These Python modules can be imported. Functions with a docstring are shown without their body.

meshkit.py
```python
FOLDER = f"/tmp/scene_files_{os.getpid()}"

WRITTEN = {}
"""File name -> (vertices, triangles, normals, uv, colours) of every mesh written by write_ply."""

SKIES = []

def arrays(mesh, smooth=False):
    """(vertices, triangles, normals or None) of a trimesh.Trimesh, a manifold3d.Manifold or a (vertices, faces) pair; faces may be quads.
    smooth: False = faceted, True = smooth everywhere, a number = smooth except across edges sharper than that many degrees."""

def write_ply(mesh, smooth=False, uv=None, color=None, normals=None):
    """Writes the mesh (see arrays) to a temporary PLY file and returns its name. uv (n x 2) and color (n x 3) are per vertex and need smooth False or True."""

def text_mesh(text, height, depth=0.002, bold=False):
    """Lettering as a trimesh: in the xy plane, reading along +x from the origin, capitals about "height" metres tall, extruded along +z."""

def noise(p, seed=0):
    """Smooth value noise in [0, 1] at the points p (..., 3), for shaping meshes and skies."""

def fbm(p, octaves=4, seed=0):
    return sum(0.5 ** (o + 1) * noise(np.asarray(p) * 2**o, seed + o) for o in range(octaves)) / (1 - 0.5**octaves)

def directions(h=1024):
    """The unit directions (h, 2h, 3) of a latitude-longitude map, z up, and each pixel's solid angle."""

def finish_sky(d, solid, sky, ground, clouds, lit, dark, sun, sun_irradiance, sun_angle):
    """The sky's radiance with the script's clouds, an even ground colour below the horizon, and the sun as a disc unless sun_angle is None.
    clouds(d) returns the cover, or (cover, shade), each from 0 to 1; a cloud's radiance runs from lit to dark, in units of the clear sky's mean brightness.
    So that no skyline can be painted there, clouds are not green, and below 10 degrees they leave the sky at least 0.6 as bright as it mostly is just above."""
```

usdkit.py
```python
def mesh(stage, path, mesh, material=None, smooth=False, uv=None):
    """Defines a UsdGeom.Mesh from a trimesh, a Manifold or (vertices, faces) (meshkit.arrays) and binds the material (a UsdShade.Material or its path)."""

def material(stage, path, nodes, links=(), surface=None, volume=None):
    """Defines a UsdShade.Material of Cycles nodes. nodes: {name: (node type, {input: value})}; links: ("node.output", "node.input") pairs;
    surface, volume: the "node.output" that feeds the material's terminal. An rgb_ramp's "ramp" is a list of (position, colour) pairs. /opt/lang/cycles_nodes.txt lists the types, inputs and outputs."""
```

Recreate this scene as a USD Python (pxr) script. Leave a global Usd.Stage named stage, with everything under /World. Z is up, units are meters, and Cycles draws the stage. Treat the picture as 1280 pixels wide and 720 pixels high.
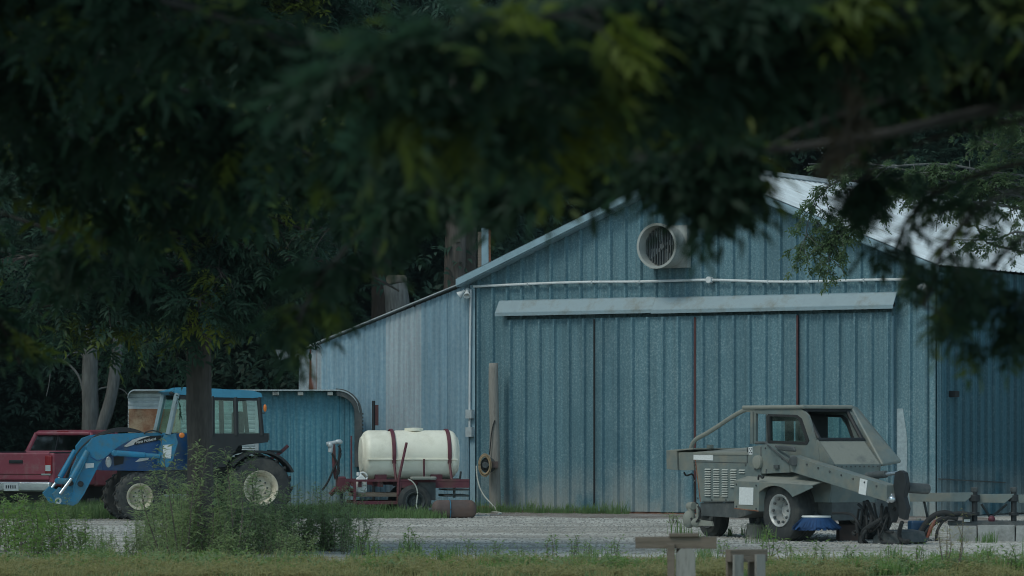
import math, random
import numpy as np, trimesh, usdkit, meshkit
from shapely.geometry import Polygon
from pxr import Usd, UsdGeom, UsdLux, UsdShade, Gf, Sdf, Vt

stage = Usd.Stage.CreateInMemory()
W = UsdGeom.Xform.Define(stage, '/World')
UsdGeom.SetStageUpAxis(stage, 'Z')
# ------------------------------------------------------------------ camera
F, HY, HC = 4400.0, 542.0, 1.5          # focal length and horizon in photo pixels, eye height
cam = UsdGeom.Camera.Define(stage, '/World/camera')
cam.AddTranslateOp().Set((0, 0, HC)); cam.AddRotateXOp().Set(90)
cam.CreateHorizontalApertureAttr(36.0); cam.CreateVerticalApertureAttr(20.25)
cam.CreateFocalLengthAttr(36.0 * F / 1280)
cam.CreateVerticalApertureOffsetAttr((HY - 360) / 1280 * 36.0)
cam.CreateFStopAttr(3.6); cam.CreateFocusDistanceAttr(58.0)
cam.CreateClippingRangeAttr((0.1, 5000))
cam.CreateExposureAttr(0.45)
# ------------------------------------------------------------------ sky and veiled sun
SUN_EL, SUN_AZ = math.radians(52), math.atan2(-0.75, -0.65)
usdkit.material(stage, '/World/Looks/sky_mat', {
    's': ('sky_texture', {'sky_type': 'single_scattering', 'sun_disc': False, 'sun_elevation': SUN_EL, 'sun_rotation': SUN_AZ}),
    'h': ('hsv', {'saturation': 0.55}), 'wb': ('mix', {'mix_type': 'multiply', 'fac': 1.0, 'color2': (0.75, 1.0, 1.02)}), 'b': ('background_shader', {'strength': 0.105})}, [('s.color', 'h.color'), ('h.color', 'wb.color1'), ('wb.color', 'b.color')], surface='b.background')
dome = UsdLux.DomeLight.Define(stage, '/World/sky'); dome.CreateIntensityAttr(1.0)
UsdShade.MaterialBindingAPI.Apply(dome.GetPrim()).Bind(UsdShade.Material.Get(stage, '/World/Looks/sky_mat'))
sun = UsdLux.DistantLight.Define(stage, '/World/sun')
sun.CreateIntensityAttr(0.24); sun.CreateAngleAttr(20.0); sun.CreateColorAttr((1.0, 0.97, 0.86))
sun.GetPrim().CreateAttribute('inputs:normalize', Sdf.ValueTypeNames.Bool).Set(True)
sun.AddRotateZOp().Set(-math.degrees(SUN_AZ)); sun.AddRotateXOp().Set(-(90 - math.degrees(SUN_EL)))

# ------------------------------------------------------------------ helpers
rng = np.random.default_rng(7); random.seed(7)
used = {}
def numbered(path):
    n = used.get(path, -1) + 1; used[path] = n
    return path if n == 0 else '%s_%03d' % (path, n)
def tag(p, label=None, cat=None, group=None, kind=None):
    p = p.GetPrim() if hasattr(p, 'GetPrim') else p
    for k, v in (('label', label), ('category', cat), ('group', group), ('kind', kind)):
        if v: p.SetCustomDataByKey(k, v)
    return p
def thing(name, label, cat, loc=(0, 0, 0), yaw=0, group=None, kind=None):
    x = UsdGeom.Xform.Define(stage, numbered('/World/' + name))
    x.AddTranslateOp().Set(tuple(map(float, loc)))
    if yaw: x.AddRotateZOp().Set(float(yaw))
    tag(x, label, cat, group, kind); return x.GetPrim()
def obj(name, mesh, mat, parent=None, smooth=False, label=None):
    if isinstance(mesh, list): mesh = trimesh.util.concatenate(mesh)
    m = usdkit.mesh(stage, numbered((str(parent.GetPath()) if parent else '/World') + '/' + name), mesh, '/World/Looks/' + mat, smooth=smooth)
    if label: tag(m, label)
    return m.GetPrim()
def copy(root, loc, yaw, label=None, group=None, scale=1.0):
    was = root.GetCustomData(); base = str(root.GetPath()).rsplit('/', 1)[1]
    x = UsdGeom.Xform.Define(stage, numbered('/World/' + base.rstrip('0123456789').rstrip('_')))
    p = x.GetPrim(); p.GetReferences().AddInternalReference(root.GetPath())
    x.ClearXformOpOrder(); x.AddTranslateOp().Set(tuple(map(float, loc))); x.AddRotateZOp().Set(float(yaw))
    if scale != 1.0: x.AddScaleOp().Set((scale,) * 3)
    p.SetInstanceable(True)
    tag(p, label or was['label'], was['category'], group or was.get('group')); return p
def P(x, y, D):                         # a photo pixel at a distance, as a point of the place
    return np.array([(x - 640) / F * D, D, HC + (HY - y) / F * D])
def ground_at(x, y):
    return P(x, y, HC * F / (y - HY))
class Frame:                            # the local axes of a thing: a along it, b into depth, z up
    def __init__(s, O, yaw):
        s.O = np.array([O[0], O[1], 0.0]); s.yaw = yaw; t = math.radians(yaw)
        s.A = np.array([math.cos(t), math.sin(t), 0]); s.B = np.array([-math.sin(t), math.cos(t), 0])
    def _hit(s, px, n, c):
        d = np.array([(px[0] - 640) / F, 1.0, (HY - px[1]) / F]); o = np.array([0, 0, HC])
        t = (c + n @ (s.O - o)) / (n @ d); q = o + t * d - s.O
        return np.array([q @ s.A, q @ s.B, q[2]])
    def b(s, px, b): return s._hit(px, s.B, b)          # on the plane b = const
    def a(s, px, a): return s._hit(px, s.A, a)          # on the plane a = const
    def az(s, pts, b): return [tuple(s.b(p, b)[[0, 2]]) for p in pts]
    def w(s, q): return s.O + s.A * q[0] + s.B * q[1] + np.array([0, 0, q[2]])
Z1 = lambda x, y: (x / 3.556, 460 + y / 3.556)
Z2 = lambda x, y: (340 + x / 3.6, 460 + y / 3.6)
Z3 = lambda x, y: (820 + x / 3.427, 490 + y / 3.427)
Z4 = lambda x, y: (1040 + x / 3.429, 490 + y / 3.429)

def box(a0, a1, b0, b1, z0, z1):
    m = trimesh.creation.box([abs(a1 - a0), abs(b1 - b0), abs(z1 - z0)])
    m.apply_translation([(a0 + a1) / 2, (b0 + b1) / 2, (z0 + z1) / 2]); return m
def fixn(m):
    if m.volume < 0: m.invert()
    return m
def prism(pts, b0, b1):                 # an outline in (a, z) given thickness along b
    pg = Polygon(pts)
    if not pg.is_valid: pg = pg.buffer(0)
    m = trimesh.creation.extrude_polygon(pg, abs(b1 - b0), engine='earcut')
    v = m.vertices.copy(); m.vertices = np.stack([v[:, 0], v[:, 2] + min(b0, b1), v[:, 1]], 1)
    return fixn(m)
def prism_h(pts, hole, b0, b1):
    m = trimesh.creation.extrude_polygon(Polygon(pts, [hole] if np.ndim(hole[0]) == 1 else hole), abs(b1 - b0), engine='earcut')
    v = m.vertices.copy(); m.vertices = np.stack([v[:, 0], v[:, 2] + min(b0, b1), v[:, 1]], 1)
    return fixn(m)
def slab(q, t):                         # four points and a thickness: a plate
    q = np.asarray(q, float); n = np.cross(q[1] - q[0], q[3] - q[0]); n /= np.linalg.norm(n)
    v = np.vstack([q, q - n * t]); k = len(q)
    f = []
    for i in range(1, k - 1): f += [[0, i, i + 1], [k, k + i + 1, k + i]]
    for i in range(k):
        j = (i + 1) % k; f += [[i, k + i, k + j], [i, k + j, j]]
    return fixn(trimesh.Trimesh(v, f, process=False))
def tube(pts, r, n=8):
    p = np.asarray(pts, float); r = np.broadcast_to(np.asarray(r, float), len(p))
    t = np.gradient(p, axis=0); t /= np.linalg.norm(t, axis=1, keepdims=True) + 1e-12
    up = np.array([0, 0, 1.0]) if abs(t[:, 2]).mean() < 0.9 else np.array([1.0, 0, 0])
    u = np.cross(t, up); u /= np.linalg.norm(u, axis=1, keepdims=True) + 1e-12; w = np.cross(u, t)
    an = np.arange(n) / n * 2 * np.pi
    v = (p[:, None] + r[:, None, None] * (u[:, None] * np.cos(an)[None, :, None] + w[:, None] * np.sin(an)[None, :, None])).reshape(-1, 3)
    f = []
    for i in range(len(p) - 1):
        for j in range(n):
            k = (j + 1) % n; f += [[i * n + j, i * n + k, (i + 1) * n + k], [i * n + j, (i + 1) * n + k, (i + 1) * n + j]]
    c = len(v); v = np.vstack([v, p[0], p[-1]]); e = (len(p) - 1) * n
    for j in range(n):
        k = (j + 1) % n; f += [[c, k, j], [c + 1, e + j, e + k]]
    return fixn(trimesh.Trimesh(v, f, process=False))
def smoothline(pts, n=24, soft=False):
    from scipy.interpolate import CubicSpline, PchipInterpolator
    p = np.asarray(pts, float)
    if len(p) == 2: return np.linspace(p[0], p[1], n)
    d = np.concatenate([[0], np.cumsum(np.linalg.norm(np.diff(p, axis=0), axis=1))])
    return (PchipInterpolator if soft else CubicSpline)(d, p)(np.linspace(0, d[-1], n))
def lathe(profile, axis_from, axis_dir, n=32):  # profile: (radius, along) pairs
    m = trimesh.creation.revolve(np.asarray(profile, float), sections=n)
    d = np.asarray(axis_dir, float); m.apply_transform(trimesh.geometry.align_vectors([0, 0, 1], d / np.linalg.norm(d)))
    m.apply_translation(axis_from); return m
def cyl(p, q, r, n=16):
    p, q = np.asarray(p, float), np.asarray(q, float); L = np.linalg.norm(q - p)
    c = min(r * 0.12, L * 0.1)
    return lathe([(0, 0), (r - c, 0), (r, c), (r, L - c), (r - c, L), (0, L)], p, q - p, n)
def blob(c, r):
    m = trimesh.creation.icosphere(3); m.vertices = m.vertices * np.asarray(r) + np.asarray(c); return m

# ------------------------------------------------------------------ materials
def mat(name, col, rough=0.6, metal=0.0, var=0.12, scale=6.0, dirt=None, dirt_amt=0.0, dirt_scale=3.0, bump=0.0, bump_scale=40.0, bevel=0.0, rnd=0.0, spec=0.5, stretch=None):
    """base colour with mottling, an optional second colour where it is dirty, fine relief and rounded edges"""
    col = np.asarray(col, float)
    nd = {'tc': ('texture_coordinate', {}), 'p': ('principled_bsdf', {'roughness': rough, 'metallic': metal, 'specular_ior_level': spec}),
          'n': ('noise_texture', {'scale': scale, 'detail': 6.0, 'roughness': 0.65}),
          'r': ('rgb_ramp', {'ramp': [(0.3, tuple(col * (1 - var))), (0.7, tuple(np.minimum(col * (1 + var), 1)))]})}
    src = 'tc.object'; ln = []
    if stretch:
        nd['mp'] = ('mapping', {'scale': stretch}); ln.append(('tc.object', 'mp.vector')); src = 'mp.vector'
    ln += [(src, 'n.vector'), ('n.fac', 'r.fac')]; out = 'r.color'
    if dirt is not None:
        nd['dn'] = ('noise_texture', {'scale': dirt_scale, 'detail': 8.0, 'roughness': 0.7})
        nd['dr'] = ('rgb_ramp', {'ramp': [(0.62 - dirt_amt * 0.35, (0, 0, 0)), (0.78 - dirt_amt * 0.25, (1, 1, 1))]})
        nd['dm'] = ('mix', {'color2': tuple(dirt)})
        ln += [(src, 'dn.vector'), ('dn.fac', 'dr.fac'), ('dr.color', 'dm.fac'), (out, 'dm.color1')]; out = 'dm.color'
    if rnd:
        nd['oi'] = ('geometry', {}); nd['rr'] = ('rgb_ramp', {'ramp': [(0, (1 - rnd,) * 3), (1, (1 + rnd,) * 3)]})
        nd['rm'] = ('mix', {'mix_type': 'multiply', 'fac': 1.0})
        ln += [('oi.random_per_island', 'rr.fac'), (out, 'rm.color1'), ('rr.color', 'rm.color2')]; out = 'rm.color'
    ln.append((out, 'p.base_color'))
    if bump:
        nd['bn'] = ('noise_texture', {'scale': bump_scale, 'detail': 5.0}); nd['bp'] = ('bump', {'strength': bump, 'distance': 0.01})
        ln += [(src, 'bn.vector'), ('bn.fac', 'bp.height'), ('bp.normal', 'p.normal')]
    if bevel:
        nd['bv'] = ('bevel', {'radius': bevel, 'samples': 4}); ln.append(('bv.bevel', 'bp.normal' if bump else 'p.normal'))
    return usdkit.material(stage, '/World/Looks/' + name, nd, ln, surface='p.BSDF')
def leafmat(name, ramp, trans=0.35, rough=0.5, sprig=None, sc=2.2):
    nd = {'g': ('geometry', {}), 'r': ('rgb_ramp', {'ramp': ramp}), 'p': ('principled_bsdf', {'roughness': rough, 'specular_ior_level': 0.25}),
        't': ('translucent_bsdf', {}), 'h': ('hsv', {'value': 1.7, 'saturation': 1.1}), 'm': ('mix_closure', {'fac': trans})}
    ln = [('g.random_per_island', 'r.fac')]; out = 'r.color'
    if sprig:                           # young sprigs of a yellower green, whole twigs at a time
        nd['n'] = ('noise_texture', {'scale': sc, 'detail': 2.0}); nd['nr'] = ('rgb_ramp', {'ramp': [(0.56, (0, 0, 0)), (0.66, (1, 1, 1))]}); nd['mx'] = ('mix', {'color2': sprig})
        ln += [('g.position', 'n.vector'), ('n.fac', 'nr.fac'), ('nr.color', 'mx.fac'), (out, 'mx.color1')]; out = 'mx.color'
    ln += [(out, 'p.base_color'), (out, 'h.color'), ('h.color', 't.color'), ('p.BSDF', 'm.closure1'), ('t.BSDF', 'm.closure2')]
    usdkit.material(stage, '/World/Looks/' + name, nd, ln, surface='m.closure')

BLUE = (0.075, 0.215, 0.275)
def cladding(name, col, light, mid, sc=26.0, streak=None):
    """weathered painted sheet: fine chalky speckle over broad patches"""
    nd = {'tc': ('texture_coordinate', {}), 'p': ('principled_bsdf', {'roughness': 0.55, 'specular_ior_level': 0.4}),
          'n1': ('noise_texture', {'scale': sc, 'detail': 4.0, 'roughness': 0.7}), 'n2': ('noise_texture', {'scale': 0.9, 'detail': 5.0, 'roughness': 0.6}),
          'm2': ('math', {'math_type': 'multiply', 'value2': 0.22}), 'ad': ('math', {'math_type': 'multiply_add', 'value2': 0.78}),
          'r': ('rgb_ramp', {'ramp': [(0.40, tuple(col)), (0.52, tuple(mid)), (0.70, tuple(light))]}),
          'mp': ('mapping', {'scale': (9.0, 9.0, 0.5)}), 'n3': ('noise_texture', {'scale': 1.0, 'detail': 4.0}),
          'sr': ('rgb_ramp', {'ramp': [(0.3, (0.72, 0.72, 0.72)), (0.62, (1.08, 1.08, 1.08))]}), 'mm': ('mix', {'mix_type': 'multiply', 'fac': 0.7}),
          'oi': ('object_info', {}), 'or': ('rgb_ramp', {'ramp': [(0, (0.86, 0.88, 0.89)), (1, (1.12, 1.1, 1.09))]}), 'om': ('mix', {'mix_type': 'multiply', 'fac': 1.0}), 'sx': ('separate_xyz', {}), 'lo': ('rgb_ramp', {'ramp': [(0.0, (0.9,) * 3), (0.45, (0.45,) * 3), (1.0, (0.0,) * 3)]}), 'mx': ('mix', {'color2': (0.27, 0.27, 0.25)}),
          'md': ('math', {'math_type': 'multiply', 'use_clamp': True}), 'nr': ('rgb_ramp', {'ramp': [(0.42, (0, 0, 0)), (0.60, (1, 1, 1))]})}
    ln = [('tc.object', 'n1.vector'), ('tc.object', 'n2.vector'), ('n1.fac', 'ad.value1'), ('n2.fac', 'm2.value1'), ('m2.value', 'ad.value3'), ('ad.value', 'r.fac'),
          ('tc.object', 'mp.vector'), ('mp.vector', 'n3.vector'), ('n3.fac', 'sr.fac'), ('r.color', 'om.color1'), ('oi.random', 'or.fac'), ('or.color', 'om.color2'), ('om.color', 'mm.color1'), ('sr.color', 'mm.color2'),
          ('tc.object', 'sx.vector'), ('sx.z', 'lo.fac'), ('n2.fac', 'nr.fac'), ('lo.color', 'md.value1'), ('nr.color', 'md.value2'),
          ('md.value', 'mx.fac'), ('mm.color', 'mx.color1')]
    out = 'mx.color'
    if streak:
        nd['sm'] = ('mapping', {'scale': (6.0, 6.0, 0.35)}); nd['sn'] = ('noise_texture', {'scale': 1.0, 'detail': 5.0})
        nd['st'] = ('rgb_ramp', {'ramp': [(0.5, (0, 0, 0)), (0.6, (1, 1, 1))]}); nd['sx2'] = ('mix', {'color2': streak})
        ln += [('tc.object', 'sm.vector'), ('sm.vector', 'sn.vector'), ('sn.fac', 'st.fac'), ('st.color', 'sx2.fac'), (out, 'sx2.color1')]; out = 'sx2.color'
    usdkit.material(stage, '/World/Looks/' + name, nd, ln + [(out, 'p.base_color')], surface='p.BSDF')
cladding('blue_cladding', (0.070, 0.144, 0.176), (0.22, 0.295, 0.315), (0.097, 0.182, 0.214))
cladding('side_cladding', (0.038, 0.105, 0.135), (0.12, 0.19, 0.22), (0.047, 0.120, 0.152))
cladding('lean_cladding_pale', (0.29, 0.32, 0.35), (0.34, 0.40, 0.43), (0.29, 0.35, 0.38), 14)
cladding('lean_cladding_blue', (0.17, 0.27, 0.33), (0.26, 0.34, 0.39), (0.20, 0.30, 0.36), 14)
cladding('rusty_cladding', (0.24, 0.27, 0.29), (0.33, 0.36, 0.38), (0.27, 0.31, 0.33), 14, streak=(0.12, 0.035, 0.02))
cladding('shed_cladding', (0.060, 0.190, 0.250), (0.17, 0.30, 0.35), (0.085, 0.225, 0.285), 18)
mat('trim_paint', (0.22, 0.32, 0.37), 0.5, var=0.15, scale=4)
mat('hood_paint', (0.21, 0.28, 0.31), 0.5, var=0.12, scale=3, dirt=(0.15, 0.17, 0.16), dirt_amt=0.4)
mat('galvanized_roof', (0.60, 0.64, 0.66), 0.38, 0.25, 0.18, 2.5, dirt=(0.22, 0.17, 0.13), dirt_amt=0.2, stretch=(0.25, 3, 1))
mat('galvanized', (0.42, 0.45, 0.46), 0.45, 0.3, 0.2, 9)
mat('white_pipe', (0.55, 0.56, 0.56), 0.5, var=0.1)
mat('dull_white', (0.31, 0.32, 0.30), 0.6, var=0.12, dirt=(0.25, 0.24, 0.21), dirt_amt=0.3)
mat('bare_metal_patch', (0.27, 0.33, 0.35), 0.7, var=0.25, scale=12)
mat('rust', (0.16, 0.055, 0.03), 0.85, var=0.4, scale=8, dirt=(0.32, 0.2, 0.12), dirt_amt=0.35, bump=0.3)
mat('brown_iron', (0.085, 0.06, 0.055), 0.8, var=0.3, scale=5, dirt=(0.13, 0.075, 0.055), dirt_amt=0.4, bump=0.2)
mat('rust_sheet', (0.20, 0.085, 0.045), 0.85, var=0.4, scale=4, dirt=(0.46, 0.34, 0.22), dirt_amt=0.55, dirt_scale=1.6)
mat('door_edge', (0.075, 0.028, 0.028), 0.8, var=0.3)
mat('dark_gap', (0.012, 0.013, 0.015), 0.9, var=0.2)
mat('weathered_wood', (0.25, 0.23, 0.205), 0.9, var=0.3, scale=3, dirt=(0.1, 0.09, 0.08), dirt_amt=0.3, bump=0.5, bump_scale=20, stretch=(8, 8, 0.7))
mat('plank_wood', (0.17, 0.135, 0.105), 0.9, var=0.35, scale=3, dirt=(0.09, 0.075, 0.065), dirt_amt=0.35, bump=0.5, bump_scale=14, stretch=(0.8, 9, 9), bevel=0.006)
mat('post_wood', (0.26, 0.255, 0.235), 0.9, var=0.3, scale=3, dirt=(0.12, 0.11, 0.1), dirt_amt=0.3, bump=0.4, bump_scale=14, stretch=(6, 6, 0.8), bevel=0.006)
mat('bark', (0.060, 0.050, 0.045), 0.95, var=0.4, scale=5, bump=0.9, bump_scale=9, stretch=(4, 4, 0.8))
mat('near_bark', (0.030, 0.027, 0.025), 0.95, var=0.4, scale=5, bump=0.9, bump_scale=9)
mat('grey_bark', (0.11, 0.112, 0.108), 0.95, var=0.4, scale=4, bump=0.8, bump_scale=9, stretch=(4, 4, 0.7))
mat('brown_bark', (0.085, 0.070, 0.060), 0.95, var=0.45, scale=4, bump=0.9, bump_scale=8, stretch=(5, 5, 0.5))
mat('tractor_blue', (0.012, 0.080, 0.24), 0.35, var=0.12, scale=3, dirt=(0.06, 0.09, 0.13), dirt_amt=0.4, bevel=0.008)
mat('loader_blue', (0.016, 0.170, 0.31), 0.45, var=0.12, scale=4, dirt=(0.06, 0.145, 0.19), dirt_amt=0.5, dirt_scale=5, bevel=0.008)
mat('roof_blue', (0.04, 0.21, 0.33), 0.4, var=0.08, bevel=0.012)
mat('black_paint', (0.014, 0.016, 0.018), 0.55, var=0.3, bevel=0.006)
mat('black_rubber', (0.018, 0.019, 0.020), 0.8, var=0.3, scale=10)
mat('tyre_rubber', (0.030, 0.033, 0.034), 0.85, var=0.3, scale=6, dirt=(0.07, 0.068, 0.06), dirt_amt=0.4)
mat('cream_rim', (0.50, 0.45, 0.35), 0.6, var=0.15, scale=5, dirt=(0.2, 0.16, 0.11), dirt_amt=0.4)
mat('silver_rim', (0.42, 0.42, 0.41), 0.45, 0.3, 0.25, 8, dirt=(0.14, 0.13, 0.12), dirt_amt=0.35)
mat('red_car_paint', (0.31, 0.06, 0.085), 0.38, var=0.08, scale=1.5, dirt=(0.30, 0.15, 0.15), dirt_amt=0.3, bevel=0.015)
mat('red_dark', (0.09, 0.008, 0.012), 0.4, bevel=0.008)
mat('trailer_red', (0.110, 0.022, 0.035), 0.6, var=0.25, dirt=(0.09, 0.045, 0.035), dirt_amt=0.4, bevel=0.006)
mat('chrome', (0.5, 0.52, 0.54), 0.22, 0.9, 0.1)
mat('tank_plastic', (0.78, 0.74, 0.62), 0.45, var=0.07, scale=2, dirt=(0.60, 0.56, 0.45), dirt_amt=0.4, dirt_scale=1.2)
mat('white_plastic', (0.66, 0.67, 0.66), 0.45, var=0.06)
mat('machine_grey', (0.125, 0.155, 0.152), 0.5, var=0.2, scale=4, dirt=(0.20, 0.19, 0.155), dirt_amt=0.5, dirt_scale=2.2, bevel=0.008)
mat('machine_dust', (0.22, 0.225, 0.195), 0.8, var=0.14, scale=3, dirt=(0.13, 0.14, 0.13), dirt_amt=0.35, bevel=0.008)
mat('machine_dark', (0.060, 0.068, 0.070), 0.7, var=0.3, dirt=(0.12, 0.11, 0.1), dirt_amt=0.3, bevel=0.006)
mat('louver_dust', (0.38, 0.39, 0.36), 0.75, var=0.12)
mat('label_white', (0.62, 0.63, 0.63), 0.5, var=0.10, scale=30)
mat('label_ink', (0.03, 0.035, 0.045), 0.6)
mat('orange_plastic', (0.17, 0.05, 0.03), 0.5)
mat('blue_bristle', (0.012, 0.11, 0.34), 0.7, var=0.3, rnd=0.6)
mat('pale_bristle', (0.40, 0.38, 0.33), 0.8, var=0.2, rnd=0.3)
mat('blue_plastic', (0.012, 0.045, 0.10), 0.5)
mat('tan_cord', (0.30, 0.21, 0.12), 0.7, var=0.2)
mat('white_cord', (0.45, 0.45, 0.40), 0.7, var=0.1)
mat('concrete', (0.30, 0.30, 0.29), 0.9, var=0.2, scale=5, dirt=(0.16, 0.16, 0.15), dirt_amt=0.35, bump=0.4, bevel=0.008)
mat('dry_twig', (0.11, 0.085, 0.07), 0.9, var=0.3)
mat('dead_leaf', (0.12, 0.085, 0.055), 0.8, var=0.3, rnd=0.4)
mat('stone', (0.42, 0.40, 0.37), 0.9, var=0.2, rnd=0.35)
mat('amber_lamp', (0.6, 0.17, 0.03), 0.3); mat('red_lamp', (0.28, 0.012, 0.02), 0.25); mat('clear_lamp', (0.6, 0.63, 0.65), 0.2, 0.2)
def pane(name, tint, gl=0.08):
    usdkit.material(stage, '/World/Looks/' + name, {'t': ('transparent_bsdf', {'color': tint}), 'g': ('glossy_bsdf', {'roughness': 0.04, 'color': (0.9, 0.95, 1)}),
        'm': ('mix_closure', {'fac': gl})}, [('t.BSDF', 'm.closure1'), ('g.BSDF', 'm.closure2')], surface='m.closure')
pane('tint_glass', (0.80, 0.92, 0.90)); pane('dark_glass', (0.30, 0.36, 0.38)); pane('green_glass', (0.80, 0.92, 0.89))
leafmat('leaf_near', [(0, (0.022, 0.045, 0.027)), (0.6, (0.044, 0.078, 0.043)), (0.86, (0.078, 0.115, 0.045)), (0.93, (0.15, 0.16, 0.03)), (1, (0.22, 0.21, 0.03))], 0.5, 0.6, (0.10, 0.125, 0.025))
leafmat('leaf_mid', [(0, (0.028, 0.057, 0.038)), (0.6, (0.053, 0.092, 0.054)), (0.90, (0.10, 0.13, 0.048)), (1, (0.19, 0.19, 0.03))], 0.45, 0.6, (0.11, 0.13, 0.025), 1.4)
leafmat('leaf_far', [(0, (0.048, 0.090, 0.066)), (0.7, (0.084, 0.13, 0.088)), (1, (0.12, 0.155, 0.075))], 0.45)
leafmat('leaf_sprig', [(0, (0.075, 0.115, 0.055)), (0.7, (0.125, 0.16, 0.065)), (1, (0.20, 0.22, 0.07))], 0.45)
leafmat('weed_leaf', [(0, (0.19, 0.24, 0.12)), (0.7, (0.29, 0.34, 0.16)), (1, (0.40, 0.43, 0.20))], 0.5)
leafmat('weed_bright', [(0, (0.13, 0.20, 0.06)), (0.7, (0.22, 0.29, 0.08)), (1, (0.32, 0.36, 0.10))], 0.4)
leafmat('grass_green', [(0, (0.12, 0.18, 0.075)), (0.7, (0.20, 0.26, 0.10)), (1, (0.32, 0.32, 0.17))], 0.4)
leafmat('grass_dry', [(0, (0.24, 0.22, 0.10)), (0.5, (0.42, 0.33, 0.18)), (1, (0.54, 0.44, 0.28))], 0.4)

# ------------------------------------------------------------------ ground
def ground_material(name, base, alt, third, sc, bump, fine):
    usdkit.material(stage, '/World/Looks/' + name, {
        'g': ('geometry', {}), 'p': ('principled_bsdf', {'roughness': 0.95, 'specular_ior_level': 0.2}),
        'n': ('noise_texture', {'scale': sc, 'detail': 8.0, 'roughness': 0.65}), 'r': ('rgb_ramp', {'ramp': [(0.33, base), (0.5, alt), (0.68, third)]}),
        'v': ('voronoi_texture', {'scale': fine}), 'vr': ('rgb_ramp', {'ramp': [(0, (0.6,) * 3), (1, (1.25,) * 3)]}), 'm': ('mix', {'mix_type': 'multiply', 'fac': 0.8}),
        'sv': ('separate_color', {}), 'b': ('bump', {'strength': bump, 'distance': 0.03}), 'rm': ('mapping', {'scale': (0.10, 1.1, 1.0), 'rotation': (0, 0, 0.06)}), 'rn': ('noise_texture', {'scale': 1.0, 'detail': 4.0}), 'rr': ('rgb_ramp', {'ramp': [(0.36, (0.72, 0.69, 0.66)), (0.52, (1.06, 1.06, 1.06))]}), 'rx': ('mix', {'mix_type': 'multiply', 'fac': 0.85})},
        [('g.position', 'n.vector'), ('n.fac', 'r.fac'), ('g.position', 'v.vector'), ('v.color', 'sv.color'), ('sv.r', 'vr.fac'), ('r.color', 'm.color1'), ('vr.color', 'm.color2'),
         ('g.position', 'rm.vector'), ('rm.vector', 'rn.vector'), ('rn.fac', 'rr.fac'), ('m.color', 'rx.color1'), ('rr.color', 'rx.color2'), ('rx.color', 'p.base_color'), ('v.distance', 'b.height'), ('b.normal', 'p.normal')], surface='p.BSDF')
ground_material('soil_mat', (0.09, 0.10, 0.05), (0.15, 0.14, 0.08), (0.22, 0.18, 0.11), 0.7, 0.4, 18)
ground_material('gravel_mat', (0.31, 0.30, 0.27), (0.44, 0.42, 0.385), (0.51, 0.49, 0.45), 0.55, 0.7, 22)
ground_material('dirt_mat', (0.16, 0.135, 0.115), (0.22, 0.19, 0.17), (0.30, 0.27, 0.26), 1.4, 0.6, 26)
gs = np.array([[-400, -60, 0], [400, -60, 0], [400, 700, 0], [-400, 700, 0.]])
tag(obj('ground', (gs, [[0, 1, 2], [0, 2, 3]]), 'soil_mat'), 'soil and grass ground under the yard and the woods', 'ground', kind='structure')
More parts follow.
